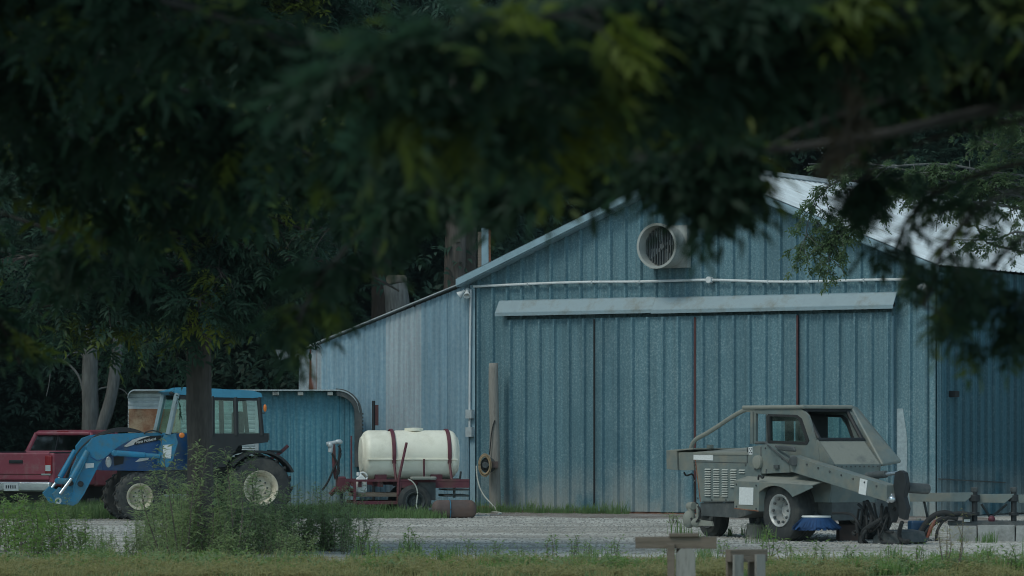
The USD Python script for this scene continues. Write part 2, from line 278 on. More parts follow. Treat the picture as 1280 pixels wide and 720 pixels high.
def sheet(xs, near, far, z, rough=0.25, seed=0, step=0.3, edge=0.0):
    """a strip of ground between two edges given along x, both edges ragged"""
    X = np.arange(xs[0], xs[1], step); n = 14; rr = np.random.default_rng(seed)
    e0 = np.interp(X, *zip(*near)) + (meshkit.fbm(np.stack([X * 0.8, X * 0, X * 0], 1), 4, seed) - .5) * rough * 4
    e1 = np.interp(X, *zip(*far)) + (meshkit.fbm(np.stack([X * 0.8, X * 0 + 9, X * 0], 1), 4, seed) - .5) * rough * 4
    T = np.linspace(0, 1, n); V = np.stack([np.repeat(X, n), (e0[:, None] * (1 - T) + e1[:, None] * T).ravel(), np.zeros(len(X) * n)], 1)
    V[:, 2] = np.where(np.tile(np.minimum(T, 1 - T) > 0, len(X)), z + meshkit.fbm(V * [0.5, 0.5, 1], 3, seed + 3) * 0.014, z - edge)
    F_ = []
    for i in range(len(X) - 1):
        for j in range(n - 1):
            a = i * n + j; F_ += [[a, a + n, a + n + 1], [a, a + n + 1, a + 1]]
    return trimesh.Trimesh(V, F_, process=False)
tag(obj('gravel_yard', sheet((-60, 60), [(-60, 42), (-6, 42), (-3, 40.8), (1, 39.4), (4, 38.8), (60, 38.4)], [(-60, 63), (-3.5, 63.2), (-1.6, 63.5), (-.9, 66.5), (60, 68)], 0.004), 'gravel_mat', smooth=True), 'pale grey gravel yard in front of the barn', 'gravel', kind='structure')
tag(obj('dirt_strip', sheet((-0.4, 8.5), [(-.4, 63.5), (8.5, 57.0)], [(-.4, 67.3), (8.5, 62.2)], 0.016, 0.12, 4, edge=0.03), 'dirt_mat', smooth=True), 'brownish dirt strip along the foot of the sliding doors', 'dirt', kind='structure')

# ------------------------------------------------------------------ the barn
TH = -32.0
FB = Frame(((590 - 640) / F * 67.5, 67.5), TH)
BW = FB.b((1170, 640), 0)[0]            # width of the front
BZ = 4.45; RZ = 6.38; BD = 19.0         # eave, ridge, depth
rise = (RZ - BZ) / (BW / 2)
gable = lambda a: BZ + rise * np.minimum(a, BW - a)
barn = thing('metal_barn', 'large blue weathered metal barn with gable roof and sliding doors', 'barn', FB.O, TH)
def profile(a0, a1, sp, off, rh, rw, minor=False):
    """corrugated section: (a, height) points of trapezoid ribs"""
    pts = [(a0, 0.0)]
    k0 = math.ceil((a0 - off - rw) / sp); x = off + k0 * sp
    while x < a1 + rw:
        for dx, h in ((-rw, 0), (-rw * .45, rh), (rw * .45, rh), (rw, 0)): pts.append((x + dx, h))
        if minor:
            for c in (sp / 3, 2 * sp / 3):
                for dx, h in ((-.022, 0), (-.008, .006), (.008, .006), (.022, 0)): pts.append((x + c + dx, h))
        x += sp
    pts.append((a1, 0.0))
    pts = [p for p in pts if a0 - 1e-9 <= p[0] <= a1 + 1e-9]
    return sorted(set(pts))
def ribbed(a0, a1, zb, zt, sp, off, rh, rw, b=0.0, minor=False, extra=()):
    pr = profile(a0, a1, sp, off, rh, rw, minor)
    for e in extra:
        if a0 < e < a1: pr.append((e, float(np.interp(e, *zip(*pr)))))
    pr = np.array(sorted(pr)); n = len(pr)
    zb_ = np.array([zb(x) if callable(zb) else zb for x in pr[:, 0]]); zt_ = np.array([zt(x) if callable(zt) else zt for x in pr[:, 0]])
    v = np.vstack([np.stack([pr[:, 0], b - pr[:, 1], zb_], 1), np.stack([pr[:, 0], b - pr[:, 1], zt_], 1)])
    f = []
    for i in range(n - 1): f += [[i, i + 1, n + i + 1], [i, n + i + 1, n + i]]
    # a back skin 2 mm behind makes the sheet solid
    v2 = v + [0, 0.002, 0]; f2 = [t[::-1] for t in f]
    return trimesh.Trimesh(np.vstack([v, v2]), f + [[x + 2 * n for x in t] for t in f2], process=False)
SP = 0.325
a = 0.0; k = 0
while a < BW - 0.01:
    a1 = min(a + 2 * SP, BW)
    obj('wall_panel', ribbed(a, a1, 0.03, gable, SP, 0.16, 0.058, 0.042, 0.002 * (k % 2), True, (BW / 2,)), 'blue_cladding', barn); a = a1; k += 1
def side_wall(a_pos, flip):
    k = 0; d = 0.0
    while d < BD - .01:
        d1 = min(d + 2 * SP, BD); m = ribbed(d, d1, 0.03, BZ, SP, 0.16, 0.058, 0.042, 0.002 * (k % 2), True)
        v = m.vertices.copy(); m.vertices = np.stack([a_pos - v[:, 1] * flip, v[:, 0], v[:, 2]], 1)
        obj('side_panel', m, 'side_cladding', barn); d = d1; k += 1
side_wall(BW, 1)
side_wall(0.0, -1)
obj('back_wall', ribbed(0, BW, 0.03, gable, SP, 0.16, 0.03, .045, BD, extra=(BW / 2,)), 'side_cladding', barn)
obj('door_reveal', box(0.75, BW - .7, 0.01, 0.03, 0.02, 3.7), 'dark_gap', barn)
# roof sheets: one by one down each slope, ribs down the slope
def roof_sheet(d0, d1, right):
    pr = np.array(profile(d0, d1, 0.23, 0.1, 0.022, 0.04)); n = len(pr); ov = 0.16
    c = BW / 2; rows = []
    for s in (0.0, 1.0):
        da = s * (c + ov)
        aa = c + da if right else c - da; zz = RZ + 0.09 - rise * da
        nx = rise / math.hypot(1, rise) * (1 if right else -1); nz = 1 / math.hypot(1, rise)
        rows.append(np.stack([aa + nx * pr[:, 1], pr[:, 0], zz + nz * pr[:, 1]], 1))
    v = np.vstack(rows); f = []
    for i in range(n - 1): f += [[i, i + 1, n + i + 1], [i, n + i + 1, n + i]]
    m = trimesh.Trimesh(v, f, process=False)
    if m.face_normals[:, 2].mean() < 0: m.invert()
    v2 = m.vertices - [0, 0, .002]
    return trimesh.Trimesh(np.vstack([m.vertices, v2]), np.vstack([m.faces, m.faces[:, ::-1] + 2 * n]), process=False)
d = -0.28
while d < BD:
    for right in (True, False): obj('roof_panel', roof_sheet(d, min(d + 0.92, BD + .25), right), 'galvanized_roof', barn)
    d += 0.922
rc = [(BW / 2 - .24, RZ + .12 - .24 * rise), (BW / 2, RZ + .125), (BW / 2 + .24, RZ + .12 - .24 * rise), (BW / 2 + .24, RZ + .135 - .24 * rise), (BW / 2, RZ + .15), (BW / 2 - .24, RZ + .135 - .24 * rise)]
obj('ridge_cap', prism(rc, -.3, BD + .2), 'galvanized', barn)
for sgn in (-1, 1):                     # rake trim under the roof edge
    c = BW / 2; e = c + 0.18
    pts = [(c, RZ + .075), (c + sgn * e, RZ + .075 - rise * e), (c + sgn * e, RZ - .055 - rise * e), (c, RZ - .055)]
    obj('rake_trim', prism(pts, -.295, -.27), 'trim_paint', barn)
    obj('soffit', prism([(c, RZ - .06), (c + sgn * e, RZ - .06 - rise * e), (c + sgn * e, RZ - .075 - rise * e), (c, RZ - .075)], -.268, -.002), 'trim_paint', barn)
    x = 0 if sgn < 0 else BW
    obj('corner_trim', [box(x - (.012 if sgn < 0 else .10), x + (.10 if sgn < 0 else .012), -.050, -.044, .03, BZ - .1), box(x - (.052 if sgn < 0 else -.046), x + (-.046 if sgn < 0 else .052), -.050, .10, .03, BZ - .1)], 'trim_paint' if sgn < 0 else 'blue_cladding', barn)
# sliding doors, four leaves hung under the hood
edges = [FB.b((x, 560), -0.12)[0] for x in (629, 745, 870, 998, 1116)]
for i in range(4):
    b0 = -0.115 if i in (0, 3) else -0.16
    a0, a1 = edges[i] + .012, edges[i + 1] - .012
    dr = obj('sliding_door', [box(a0, a1, b0 + .003, b0 + .05, .06, .14), box(a0, a1, b0 + .003, b0 + .05, 3.5, 3.6), box(a0, a0 + .05, b0 + .003, b0 + .05, .14, 3.5), box(a1 - .05, a1, b0 + .003, b0 + .05, .14, 3.5)], 'trim_paint', barn)
    x = a0; k = 0
    while x < a1 - .02:
        x1 = min(x + 2 * SP, a1)
        obj('door_panel', ribbed(x, x1, 0.05, 3.66, SP, a0 + .16, 0.058, 0.042, b0 - .002 * (k % 2), True), 'blue_cladding', dr); x = x1; k += 1
obj('door_rail', box(edges[0], edges[-1], -.19, -.10, .005, .035), 'rust', barn)
for i, w in ((1, .028), (2, .05), (3, .035)):
    obj('door_edge_strip', box(edges[i] - w * .5, edges[i] + w * .5, -.175 if i > 1 else -.2, -.155 if i > 1 else -.18, .06, 3.64), 'door_edge' if i > 1 else 'dark_gap', barn)
# hood over the door track, in two lengths
ha = [FB.b((x, 386), -.2)[0] for x in (620, 815, 1118)]
zt0, zb0 = FB.b((620, 378), -.1)[2], FB.b((620, 395), -.25)[2]
for i in range(2):
    q = [(-.035, zt0 + .04), (-.10, zt0 + .02), (-.235, zb0 + .075), (-.25, zb0 + .06), (-.25, zb0), (-.238, zb0), (-.238, zb0 + .05), (-.1, zt0 - .02), (-.035, zt0)]
    m = prism([(y, z) for y, z in q], ha[i] + .004, ha[i + 1] - .004 + (0 if i else 0.02)); v = m.vertices.copy()
    m.vertices = np.stack([v[:, 1], v[:, 0] - .004 * i, v[:, 2] - .012 * i], 1); obj('track_hood', fixn(m), 'hood_paint', barn)
    obj('hood_lip', box(ha[i] + .01, ha[i + 1] - .01, -.262 - .004 * i, -.2505 - .004 * i, zb0 - .012 * i - .004, zb0 + .012 - .012 * i), 'hood_paint', barn)
    obj('track_beam', box(ha[i] + .05, ha[i + 1] - .05, -.15, -.06, zt0 - .24, zt0 - .17), 'dark_gap', barn)
# fan housing
fc = FB.b((840, 309), 0)
r_ = .39
fan = obj('fan_housing', [lathe([(r_, 0), (r_, .5), (r_ + .03, .52), (r_ + .03, .55), (r_ - .015, .55), (r_ - .02, 0), (r_, 0)], (fc[0], -.03, fc[2]), (0, -1, 0), 40),
    box(fc[0] - r_, fc[0] + r_ + .02, -.16, -.02, fc[2] - r_, fc[2] + r_)], 'dull_white', barn, smooth=40)
obj('fan_shaft', cyl((fc[0], -.17, fc[2]), (fc[0], -.38, fc[2]), .05), 'machine_dark', fan)
obj('fan_back', lathe([(0, 0), (r_ - .03, 0), (r_ - .03, .01), (0, .01)], (fc[0], -.165, fc[2]), (0, -1, 0), 32), 'machine_dark', fan)
for i in range(13):
    x = -r_ + .06 + i * (2 * r_ - .12) / 12; hh = math.sqrt(max(r_ ** 2 - x ** 2, 0)) - .03
    obj('shutter_slat', box(fc[0] + x - .018, fc[0] + x + .004, -.34, -.31, fc[2] - hh, fc[2] + hh), 'machine_dark', fan)
for i in range(4):
    an = i * math.pi / 2 + .4; q = [np.array([fc[0] + math.cos(an + o) * rr, -.26 - .05 * s, fc[2] + math.sin(an + o) * rr]) for o, rr, s in ((0, .05, 0), (-.28, .34, 0), (.28, .34, 1), (.5, .06, 1))]
    obj('fan_blade', slab(q, .006), 'galvanized', fan)
# conduit, boxes and flood lamps
cz = [FB.b(p, -.09) for p in ((592, 358), (660, 355), (740, 352.5), (800, 352), (887, 350), (960, 352), (1010, 352), (1080, 350), (1152, 350))]
obj('conduit', tube(smoothline(cz, 60), .024, 8), 'white_pipe', barn, smooth=True)
for p in cz[1:-1]: obj('conduit_clip', box(p[0] - .012, p[0] + .012, -.118, -.03, p[2] - .032, p[2] + .032), 'galvanized', barn)
jb = cz[4]; obj('junction_box', cyl((jb[0], -.03, jb[2]), (jb[0], -.15, jb[2]), .06, 20), 'white_pipe', barn, smooth=30)
vp = [FB.b(p, -.09) for p in ((588.5, 362), (587.5, 440), (587, 545))]
obj('conduit', tube(smoothline(vp, 12), .021, 8), 'white_pipe', barn, smooth=True)
for y0, y1 in ((512, 523), (534, 546)):
    p, q = FB.b((583.5, y1), -.1), FB.b((591, y0), -.1); obj('switch_box', box(p[0], q[0], -.15, -.045, p[2], q[2]), 'galvanized', barn)
def flood(px, spread=1.0):
    c = FB.b(px, -.12); base = obj('floodlight', [cyl((c[0], -.05, c[2]), (c[0], -.13, c[2]), .05, 16), cyl((c[0], -.12, c[2] + .02), (c[0], -.12, c[2] - .06), .03, 12)], 'galvanized', barn, smooth=30)
    for dx, dy, dz in ((-.7, -.3, -.6), (.35, -.6, -.75)):
        dd = np.array([dx, dy, dz]); dd /= np.linalg.norm(dd); o = np.array([c[0] + dx * .05, -.15, c[2]])
        obj('lamp_head', lathe([(0, 0), (.03, 0), (.035, .06), (.065, .13), (.07, .15), (.06, .15), (.03, .1), (0, .1)], o, dd, 20), 'white_pipe', base, smooth=40)
flood((584, 363)); flood((1156, 356))
# bare patch where the paint has peeled, on the flat between two ribs
pts = FB.az([Z4(296, 72), Z4(328, 70), Z4(340, 150), Z4(346, 200), Z4(348, 300), Z4(342, 395), Z4(325, 380), Z4(296, 390), Z4(299, 250)], -.004)
ctr = np.mean([p[0] for p in pts]); kk = round((ctr - .16 - SP / 2) / SP); mid_a = .16 + SP / 2 + kk * SP
obj('bare_patch', prism([(np.clip(p[0] - ctr, -.10, .10) + mid_a, p[1]) for p in pts], -.0095, -.0015), 'bare_metal_patch', barn)
FR = Frame(FB.w((BW, 0, 0))[:2], TH + 90)            # the right side wall, seen edge-on to the right
sl = FR.b(Z4(503, 10), 0)
ob = obj('wall_lamp', [box(BW + .03, BW + .16, sl[0] - .10, sl[0] + .08, sl[2] - .05, sl[2] + .06)], 'black_paint', barn)
p0, p1 = FR.b(Z4(440, 372), 0), FR.b(Z4(725, 388), 0)
obj('wall_rod', tube([(BW + .08, p0[0], p0[2]), (BW + .08, p1[0], p1[2])], .012, 6), 'machine_dark', barn)
obj('foot_trim', box(0.1, edges[0] - .03, -.055, -.046, .03, .12), 'rust', barn)

# ------------------------------------------------------------------ lean-to on the left of the barn
lean = thing('lean_to', 'pale corrugated metal lean-to with sloping roof left of the barn', 'lean-to', FB.O, TH)
la = FB.b((374, 500), 0)[0]
ztl, ztr = FB.b((374, 441), 0)[2], FB.b((588, 354), 0)[2]
ltop = lambda x: np.interp(x, [la, 0], [ztl, ztr])
cuts = [la] + [FB.b((x, 500), 0)[0] for x in (402, 441, 483, 527, 560)] + [-.06]
for i in range(6):
    obj('wall_panel', ribbed(cuts[i], cuts[i + 1], .02, ltop, .118, .05, .018, .052, .002 * (i % 2)), ['rusty_cladding', 'lean_cladding_blue', 'lean_cladding_blue', 'lean_cladding_pale', 'lean_cladding_blue', 'lean_cladding_blue'][i], lean,
        label=[ 'rust streaked end sheet', None, None, 'paler grey sheet', None, None][i])
m = ribbed(0, 15, .02, ztl, .118, .05, .018, .052); v = m.vertices.copy(); m.vertices = np.stack([la + v[:, 1], v[:, 0], v[:, 2]], 1)
obj('side_wall', m, 'rusty_cladding', lean)
for j in range(15):
    d0, d1 = -.12 + j, -.12 + j + .998
    obj('roof_panel', slab([(la - .2, d0, ztl + .045 - .2 * (ztr - ztl) / -la), (-.06, d0, ztr + .05), (-.06, d1, ztr + .05), (la - .2, d1, ztl + .045 - .2 * (ztr - ztl) / -la)], .02), 'galvanized', lean)
e = FB.b((356, 441), -.1)
es = slab([FB.b(p, b) for p, b in (((345, 438), -.1), ((366, 434), -.1), ((371, 446), -.25), ((350, 450), -.25))], .03)
obj('eave_sheet', es, 'lean_cladding_pale', lean)
for px in ((500, 384), (509.5, 382), (518, 381), (490, 386)):
    q = FB.b((px[0], px[1] + 1.5), -.02); obj('screw', cyl((q[0], -.03, q[2]), (q[0], -.012, q[2]), .018, 8), 'dark_gap', lean)

# steel post that rises behind the barn roof
q = P(606, 300, 76)
sp_ = thing('steel_post', 'blue-grey steel post with rusty edge rising behind the barn roof', 'post', (q[0], 76, 0))
obj('post_body', box(-.07, .08, -.06, .06, 0, P(606, 285, 76)[2]), 'trim_paint', sp_); obj('rusty_edge', box(.081, .13, -.05, .05, 0, P(606, 283, 76)[2]), 'rust', sp_); obj('rusty_edge', box(-.15, -.071, -.05, .05, 0, P(606, 290, 76)[2]), 'plank_wood', sp_)

# ------------------------------------------------------------------ small round-shouldered shed
FH = Frame(P(300, 640, 66)[:2], 4.0)
shed = thing('storage_shed', 'low round-shouldered shed with blue corrugated front and silver left end', 'shed', FH.O, 4.0)
hl, hr, hm = FH.b((160, 600), 0)[0], FH.b((449, 600), 0)[0], FH.b((322, 600), 0)[0]
hz = FH.b((300, 489), 0)[2]; R = .42; RL = .14
def htop(x):
    x = float(x); z = hz
    for e, s, q_ in ((hl, 1, RL), (hr, -1, R)):
        dd = (x - e) * s
        if dd < q_: z = hz - q_ + math.sqrt(max(q_ * q_ - (q_ - max(dd, 0)) ** 2, 0))
    return z
x = hm; k = 0
ex = tuple(np.linspace(hr - R, hr, 10)) + tuple(np.linspace(hl, hl + RL, 10))
while x < hr - .01:
    x1 = min(x + .62, hr); obj('front_sheet', ribbed(x, x1, .02, htop, .105, .02, .014, .045, .002 * (k % 2), extra=ex), 'shed_cladding', shed); x = x1; k += 1
# left part: sheets with the corrugations lying flat, round shoulder, a rusty sheet let in
zr = [.02, .62, 1.22, 1.80, hz]
def hsheet(z0, z1, x0, x1, bb):
    pr = profile(z0, z1, .085, .02, .022, .04); v, f = [], []
    for z, h in pr:
        xl = x0
        if x0 < hl + RL and z > hz - RL: xl = max(x0, hl + RL - math.sqrt(max(RL * RL - (z - hz + RL) ** 2, 0)))
        v += [(xl, bb - h, z), (x1, bb - h, z), (xl, bb - h + .003, z), (x1, bb - h + .003, z)]
    for i in range(len(pr) - 1):
        o = 4 * i; f += [[o, o + 1, o + 5], [o, o + 5, o + 4], [o + 2, o + 6, o + 7], [o + 2, o + 7, o + 3]]
    return trimesh.Trimesh(v, f, process=False)
for i in range(4): obj('end_sheet', hsheet(zr[i], zr[i + 1], hl, hm - .003, .002 * (i % 2)), 'galvanized', shed)
rp = [FH.b(Z1(*p), -.04) for p in ((572, 182), (755, 178), (755, 290), (572, 290))]
obj('rusty_sheet', box(rp[0][0], rp[1][0] + .2, -.045, -.027, rp[3][2] - .5, rp[0][2]), 'rust_sheet', shed)
obj('roof_sheet', [prism([(x_, htop(x_) + .03) for x_ in np.concatenate([np.linspace(hl, hl + RL, 10), np.linspace(hr - R, hr, 12)])] + [(x_, htop(x_) + .005) for x_ in np.concatenate([np.linspace(hr, hr - R, 12), np.linspace(hl + RL, hl, 10)])], -.22, 6.0)], 'galvanized', shed)
for j in range(16):                     # corrugated side sheet hanging down from the round shoulder at the right
    obj('shoulder_rib', box(hr + .006, hr + .05, .02 + j * .09 - .2, .06 + j * .09 - .2, hz - 1.35, hz - .42 - .01 * (j % 2)), 'galvanized', shed)
obj('side_wall', [box(hr - .03, hr + .004, .01, 6, .02, hz - R), box(hl - .004, hl + .03, .03, 6, .02, hz - R), box(hl, hr, 5.95, 6, .02, hz - R)], 'galvanized', shed)
obj('corner_post', box(hm - .05, hm + .02, -.035, -.0285, .02, hz - .02), 'galvanized', shed)
for px in (Z2(15, 90), Z2(128, 88), Z2(262, 90), Z1(1228, 88)):
    q = FH.b(px, -.16); obj('rafter_end', box(q[0] - .05, q[0] + .05, -.2, .0, hz - .075, hz - .012), 'dull_white', shed)
band = []
Ro, Ri = R + .05, R - .09
for r__ in (Ro, Ri):
    pts_ = [(hr - R + r__ * math.sin(t), hz - R + r__ * math.cos(t)) for t in np.linspace(-.05 if r__ == Ro else .0, math.pi / 2, 12)] + [(hr - R + r__, hz - R - 1.0)]
    band.append(pts_)
obj('roof_edge', prism(band[0] + band[1][::-1], -.20, -.035), 'machine_dark', shed)
for j in range(15): obj('edge_ridge', box(hr + .045, hr + .075, -.19, -.04, hz - R - 1.0 + j * .07, hz - R - .965 + j * .07), 'machine_dark', shed)
q0, q1 = FH.b(Z2(457, 150), -.5), FH.b(Z2(457, 300), -.5)
# dark stovepipe-like iron pole between shed and lean-to
FP = P(467, 640, 65.5)
ip = thing('iron_pole', 'dark iron pole with a bracket between shed and lean-to', 'pole', (FP[0], 65.5, 0))
obj('pole_shaft', cyl((0, 0, 0), (0, 0, P(467, 501, 65.5)[2]), .03, 12), 'black_paint', ip, smooth=30)
zb = P(467, 519, 65.5)[2]; obj('bracket', box(.03, .09, -.05, .05, zb - .19, zb + .19), 'door_edge', ip)

# ------------------------------------------------------------------ wooden post with reel, in front of the barn
wp0 = FB.w(FB.b((619, 640), -.45)); 
FW = Frame(wp0[:2], 0)
wp = thing('wooden_post', 'weathered grey wooden post leaning in front of the barn doors', 'post', FW.O)
pp = [FW.b(p, 0) for p in ((619, 642), (618.5, 600), (618, 540), (617, 490), (617, 454))]
m = tube(smoothline(pp, 30), np.linspace(.112, .088, 30), 14); m.vertices += (meshkit.fbm(m.vertices * [9, 9, 2], 3, 2)[:, None] - .5) * .03
obj('shaft', m, 'weathered_wood', wp, smooth=True)
cr = [FW.b(Z2(*p), -.11) for p in ((1003, 235), (992, 270), (985, 320), (978, 390))]
obj('hanging_wire', tube(smoothline(cr, 16), .012, 6), 'black_rubber', wp)
reel_c = FW.b(Z2(965, 437), -.28)
reel = thing('cord_reel', 'reel of yellowish cord fixed to the weathered post', 'reel', FW.w((0, 0, 0)))
ring = []
rs = np.random.default_rng(3)
for i in range(9):
    an = np.linspace(0, 2 * np.pi, 40); rr = .165 + rs.normal(0, .012); oy = rs.uniform(-.07, .07)
    ring.append(tube(np.stack([reel_c[0] + rr * .62 * np.cos(an) - .03, reel_c[1] + oy + 0 * an, reel_c[2] + rr * 1.12 * np.sin(an)], 1), .011, 6))
obj('cord_coil', ring, 'tan_cord', reel)
obj('hub', [cyl(reel_c + [-.02, -.08, 0], reel_c + [-.02, .1, 0], .06, 16), lathe([(.15, 0), (.15, .015), (.02, .015), (.02, 0), (.15, 0)], reel_c + [.03, .1, 0], (0, -1, 0), 24)], 'machine_dark', reel, smooth=30)
obj('bracket', [box(reel_c[0] + .06, reel_c[0] + .22, reel_c[1] + .02, reel_c[1] + .19, reel_c[2] - .05, reel_c[2] + .07)], 'brown_iron', reel)
tl = [FW.b(Z2(*p), b) for p, b in (((920, 440), -.30), ((925, 500), -.32), ((955, 575), -.4), ((1000, 625), -.5), ((1018, 660), -.62))]
obj('cord_tail', tube(smoothline(tl, 26), .013, 6), 'white_cord', reel)
gp = [ground_at(*Z2(*p)) + [0, 0, .03] for p in ((845, 668), (880, 655), (930, 635), (965, 622), (950, 650), (1000, 655), (1018, 664))]
m = tube(smoothline(gp, 40), .014, 6)
tag(obj('ground_cord', m, 'white_cord'), 'white cord lying loose on the ground by the post', 'cord')

# ------------------------------------------------------------------ pickup
FK = Frame(P(20, 641, 66)[:2], -62.0)   # a points forward-left... the truck's length runs along b
FK = Frame(P(20, 641, 66)[:2], -17.0)   # a across the tailgate, b forward (away from the eye)
truck = thing('pickup_truck', 'dark red pickup truck parked with tailgate towards the yard', 'truck', FK.O, -17.0)
tz = FK.b((20, 566), 0)[2]; bz = FK.b((20, 600), 0)[2]; hw = .78
def rbox(a0, a1, b0, b1, z0, z1, r=.06):
    import manifold3d as m3
    s = [m3.Manifold.sphere(r, 16).translate((x, y, z)) for x in (a0 + r, a1 - r) for y in (b0 + r, b1 - r) for z in (z0 + r, z1 - r)]
    mm = m3.Manifold.batch_hull(s).to_mesh(); return trimesh.Trimesh(mm.vert_properties[:, :3], mm.tri_verts, process=False)
tg = obj('tailgate', rbox(-hw + .10, hw - .10, 0, .07, bz, tz, .03), 'red_car_paint', truck, smooth=40)
obj('tailgate_fold', box(-hw + .12, hw - .12, -.006, .01, bz + .10, bz + .115), 'red_dark', tg)
th = FK.b((20, 577), 0)[2]; obj('handle', rbox(-.14, .14, -.025, .02, th - .035, th + .03, .015), 'black_paint', tg, smooth=40)
q = FK.b((59, 593), 0); obj('badge', box(q[0] - .12, q[0] + .07, -.008, .004, q[2] - .015, q[2] + .015), 'chrome', tg)
obj('cargo_bed', [rbox(-hw, -hw + .13, .02, 1.9, bz - .12, tz, .04), rbox(hw - .13, hw, .02, 1.9, bz - .12, tz, .04), box(-hw + .1, hw - .1, .08, 1.9, bz - .05, bz)], 'red_car_paint', truck, smooth=40)
obj('bed_rail', [box(-hw + .01, -hw + .12, .05, 1.88, tz - .004, tz + .02), box(hw - .12, hw - .01, .05, 1.88, tz - .004, tz + .02)], 'black_paint', truck)
cz0, cz1 = tz - .02, FK.b((74, 537), 1.95)[2]
import manifold3d as m3
def hullpts(pts, r=.05):
    mm = m3.Manifold.batch_hull([m3.Manifold.sphere(r, 14).translate(tuple(map(float, p))) for p in pts]).to_mesh()
    return trimesh.Trimesh(mm.vert_properties[:, :3], mm.tri_verts, process=False)
cab = obj('cab', hullpts([(s * (hw - .06), y, z) for s in (-1, 1) for y, z in ((1.98, bz - .1), (1.98, cz0), (3.9, bz - .1), (3.9, cz0))]), 'red_car_paint', truck, smooth=40)
# greenhouse: roof shell on pillars, windows between
rw = hw - .16
obj('cab_roof', hullpts([(s * (rw - .08), y, z) for s in (-1, 1) for y, z in ((2.2, cz1 - .05), (3.25, cz1 - .04), (2.12, cz1 - .075), (3.35, cz1 - .08))], .035), 'red_car_paint', truck, smooth=40)
for s in (-1, 1):
    for (y0, y1) in ((2.02, 2.16), (2.95, 2.95), (3.85, 3.32)):
        obj('pillar', tube([(s * (hw - .06), y0, cz0), (s * (rw - .05), y1, cz1 - .07)], .045, 8), 'red_car_paint', truck, smooth=True)
rear = [(-hw + .1, 2.03, cz0 + .03), (hw - .1, 2.03, cz0 + .03), (rw - .06, 2.15, cz1 - .09), (-rw + .06, 2.15, cz1 - .09)]
obj('rear_window', slab(rear, .008), 'dark_glass', truck)
obj('rear_window_bar', tube([(-.12, 2.02, cz0 + .03), (-.1, 2.14, cz1 - .09)], .012, 6), 'black_paint', truck)
for s in (-1, 1):
    obj('side_window', slab([(s * (hw - .06), 2.1, cz0 + .03), (s * (hw - .06), 3.75, cz0 + .03), (s * (rw - .05), 3.3, cz1 - .09), (s * (rw - .05), 2.2, cz1 - .09)], .008), 'dark_glass', truck)
obj('windscreen', slab([(-hw + .1, 3.85, cz0 + .03), (hw - .1, 3.85, cz0 + .03), (rw - .06, 3.33, cz1 - .09), (-rw + .06, 3.33, cz1 - .09)], .008), 'dark_glass', truck)
q = FK.b((74, 541), 2.1); obj('brake_lamp', box(-.12, .12, 2.10, 2.16, cz1 - .068, cz1 - .03), 'red_lamp', truck)
obj('engine_hood', hullpts([(s * (hw - .08), y, z) for s in (-1, 1) for y, z in ((3.9, cz0 - .04), (4.9, cz0 - .16), (3.9, bz - .1), (5.0, bz - .1))]), 'red_car_paint', truck, smooth=40)
for s in (-1, 1):
    lp = obj('tail_lamp', rbox(s * (hw - .115) - .07, s * (hw - .115) + .07, -.02, .1, bz + .12, tz - .05, .02), 'red_lamp', truck, smooth=40)
    obj('reverse_lens', box(s * (hw - .115) - .055, s * (hw - .115) + .05, -.026, -.01, bz + .17, bz + .28), 'clear_lamp', lp)
bm = obj('bumper', rbox(-hw - .01, hw + .01, -.2, -.03, bz - .22, bz - .03, .04), 'chrome', truck, smooth=40)
lq = FK.b((21, 606), -.21); lpz = bz - .13
pl = obj('license_plate', box(-.15, .15, -.214, -.203, lpz - .07, lpz + .085), 'label_white', truck)
obj('plate_marks', [box(-.11 + i * .045, -.085 + i * .045, -.217, -.2145, lpz - .025, lpz + .035) for i in range(5)], 'label_ink', pl)
for s in (-1, 1):
    for y in (1.0, 4.25):
        c = (s * (hw - .12), y, .33)
        obj('wheel', [lathe([(.2, -.1), (.30, -.105), (.335, -.07), (.335, .07), (.30, .105), (.2, .1), (.2, -.1)], c, (s, 0, 0), 28)], 'tyre_rubber', truck, smooth=40)
obj('chassis', box(-.6, .6, .1, 4.8, .25, bz - .1), 'black_paint', truck)

# ------------------------------------------------------------------ wheels
def tyre(R, r, w, lug=False, n=40, nl=18):
    """tyre with its axle along b, outer face at b = 0"""
    sw = w * .16
    m = [lathe([(r, .01), (r + .02, 0), (R - .06, -.004), (R - .02, .02), (R, sw), (R, w - sw), (R - .02, w - .02), (R - .06, w), (r, w - .01), (r, .01)], (0, 0, 0), (0, 1, 0), n)]
    if lug:
        for i in range(nl):
            for s in (0, 1):
                an = (i + s * .5) * 2 * np.pi / nl; c = box(-.02, .02, (.01 if s == 0 else w * .47), (w * .53 if s == 0 else w - .01), R - .03, R + .022)
                v = c.vertices; sk = (v[:, 1] - w / 2) * (1 if s == 0 else -1) * .5; v[:, 0] += sk
                co, si = math.cos(an), math.sin(an); c.vertices = np.stack([v[:, 0] * co + v[:, 2] * si, v[:, 1], -v[:, 0] * si + v[:, 2] * co], 1); m.append(c)
    else:
        for x in np.linspace(w * .28, w * .72, 4): m.append(lathe([(R - .01, x - w * .055), (R + .006, x - w * .045), (R + .006, x + w * .045), (R - .01, x + w * .055)], (0, 0, 0), (0, 1, 0), n))
    return m
def rim(r, w, dish=.08):
    return lathe([(0, dish), (r * .3, dish), (r * .34, dish - .02), (r * .52, dish + .01), (r * .72, dish + .05), (r * .82, .035), (r * .9, .0), (r * .985, -.012), (r * 1.02, -.01), (r * 1.02, .02), (r * .95, .04), (r * .95, w * .9), (0, w * .9)], (0, 0, 0), (0, 1, 0), 36)
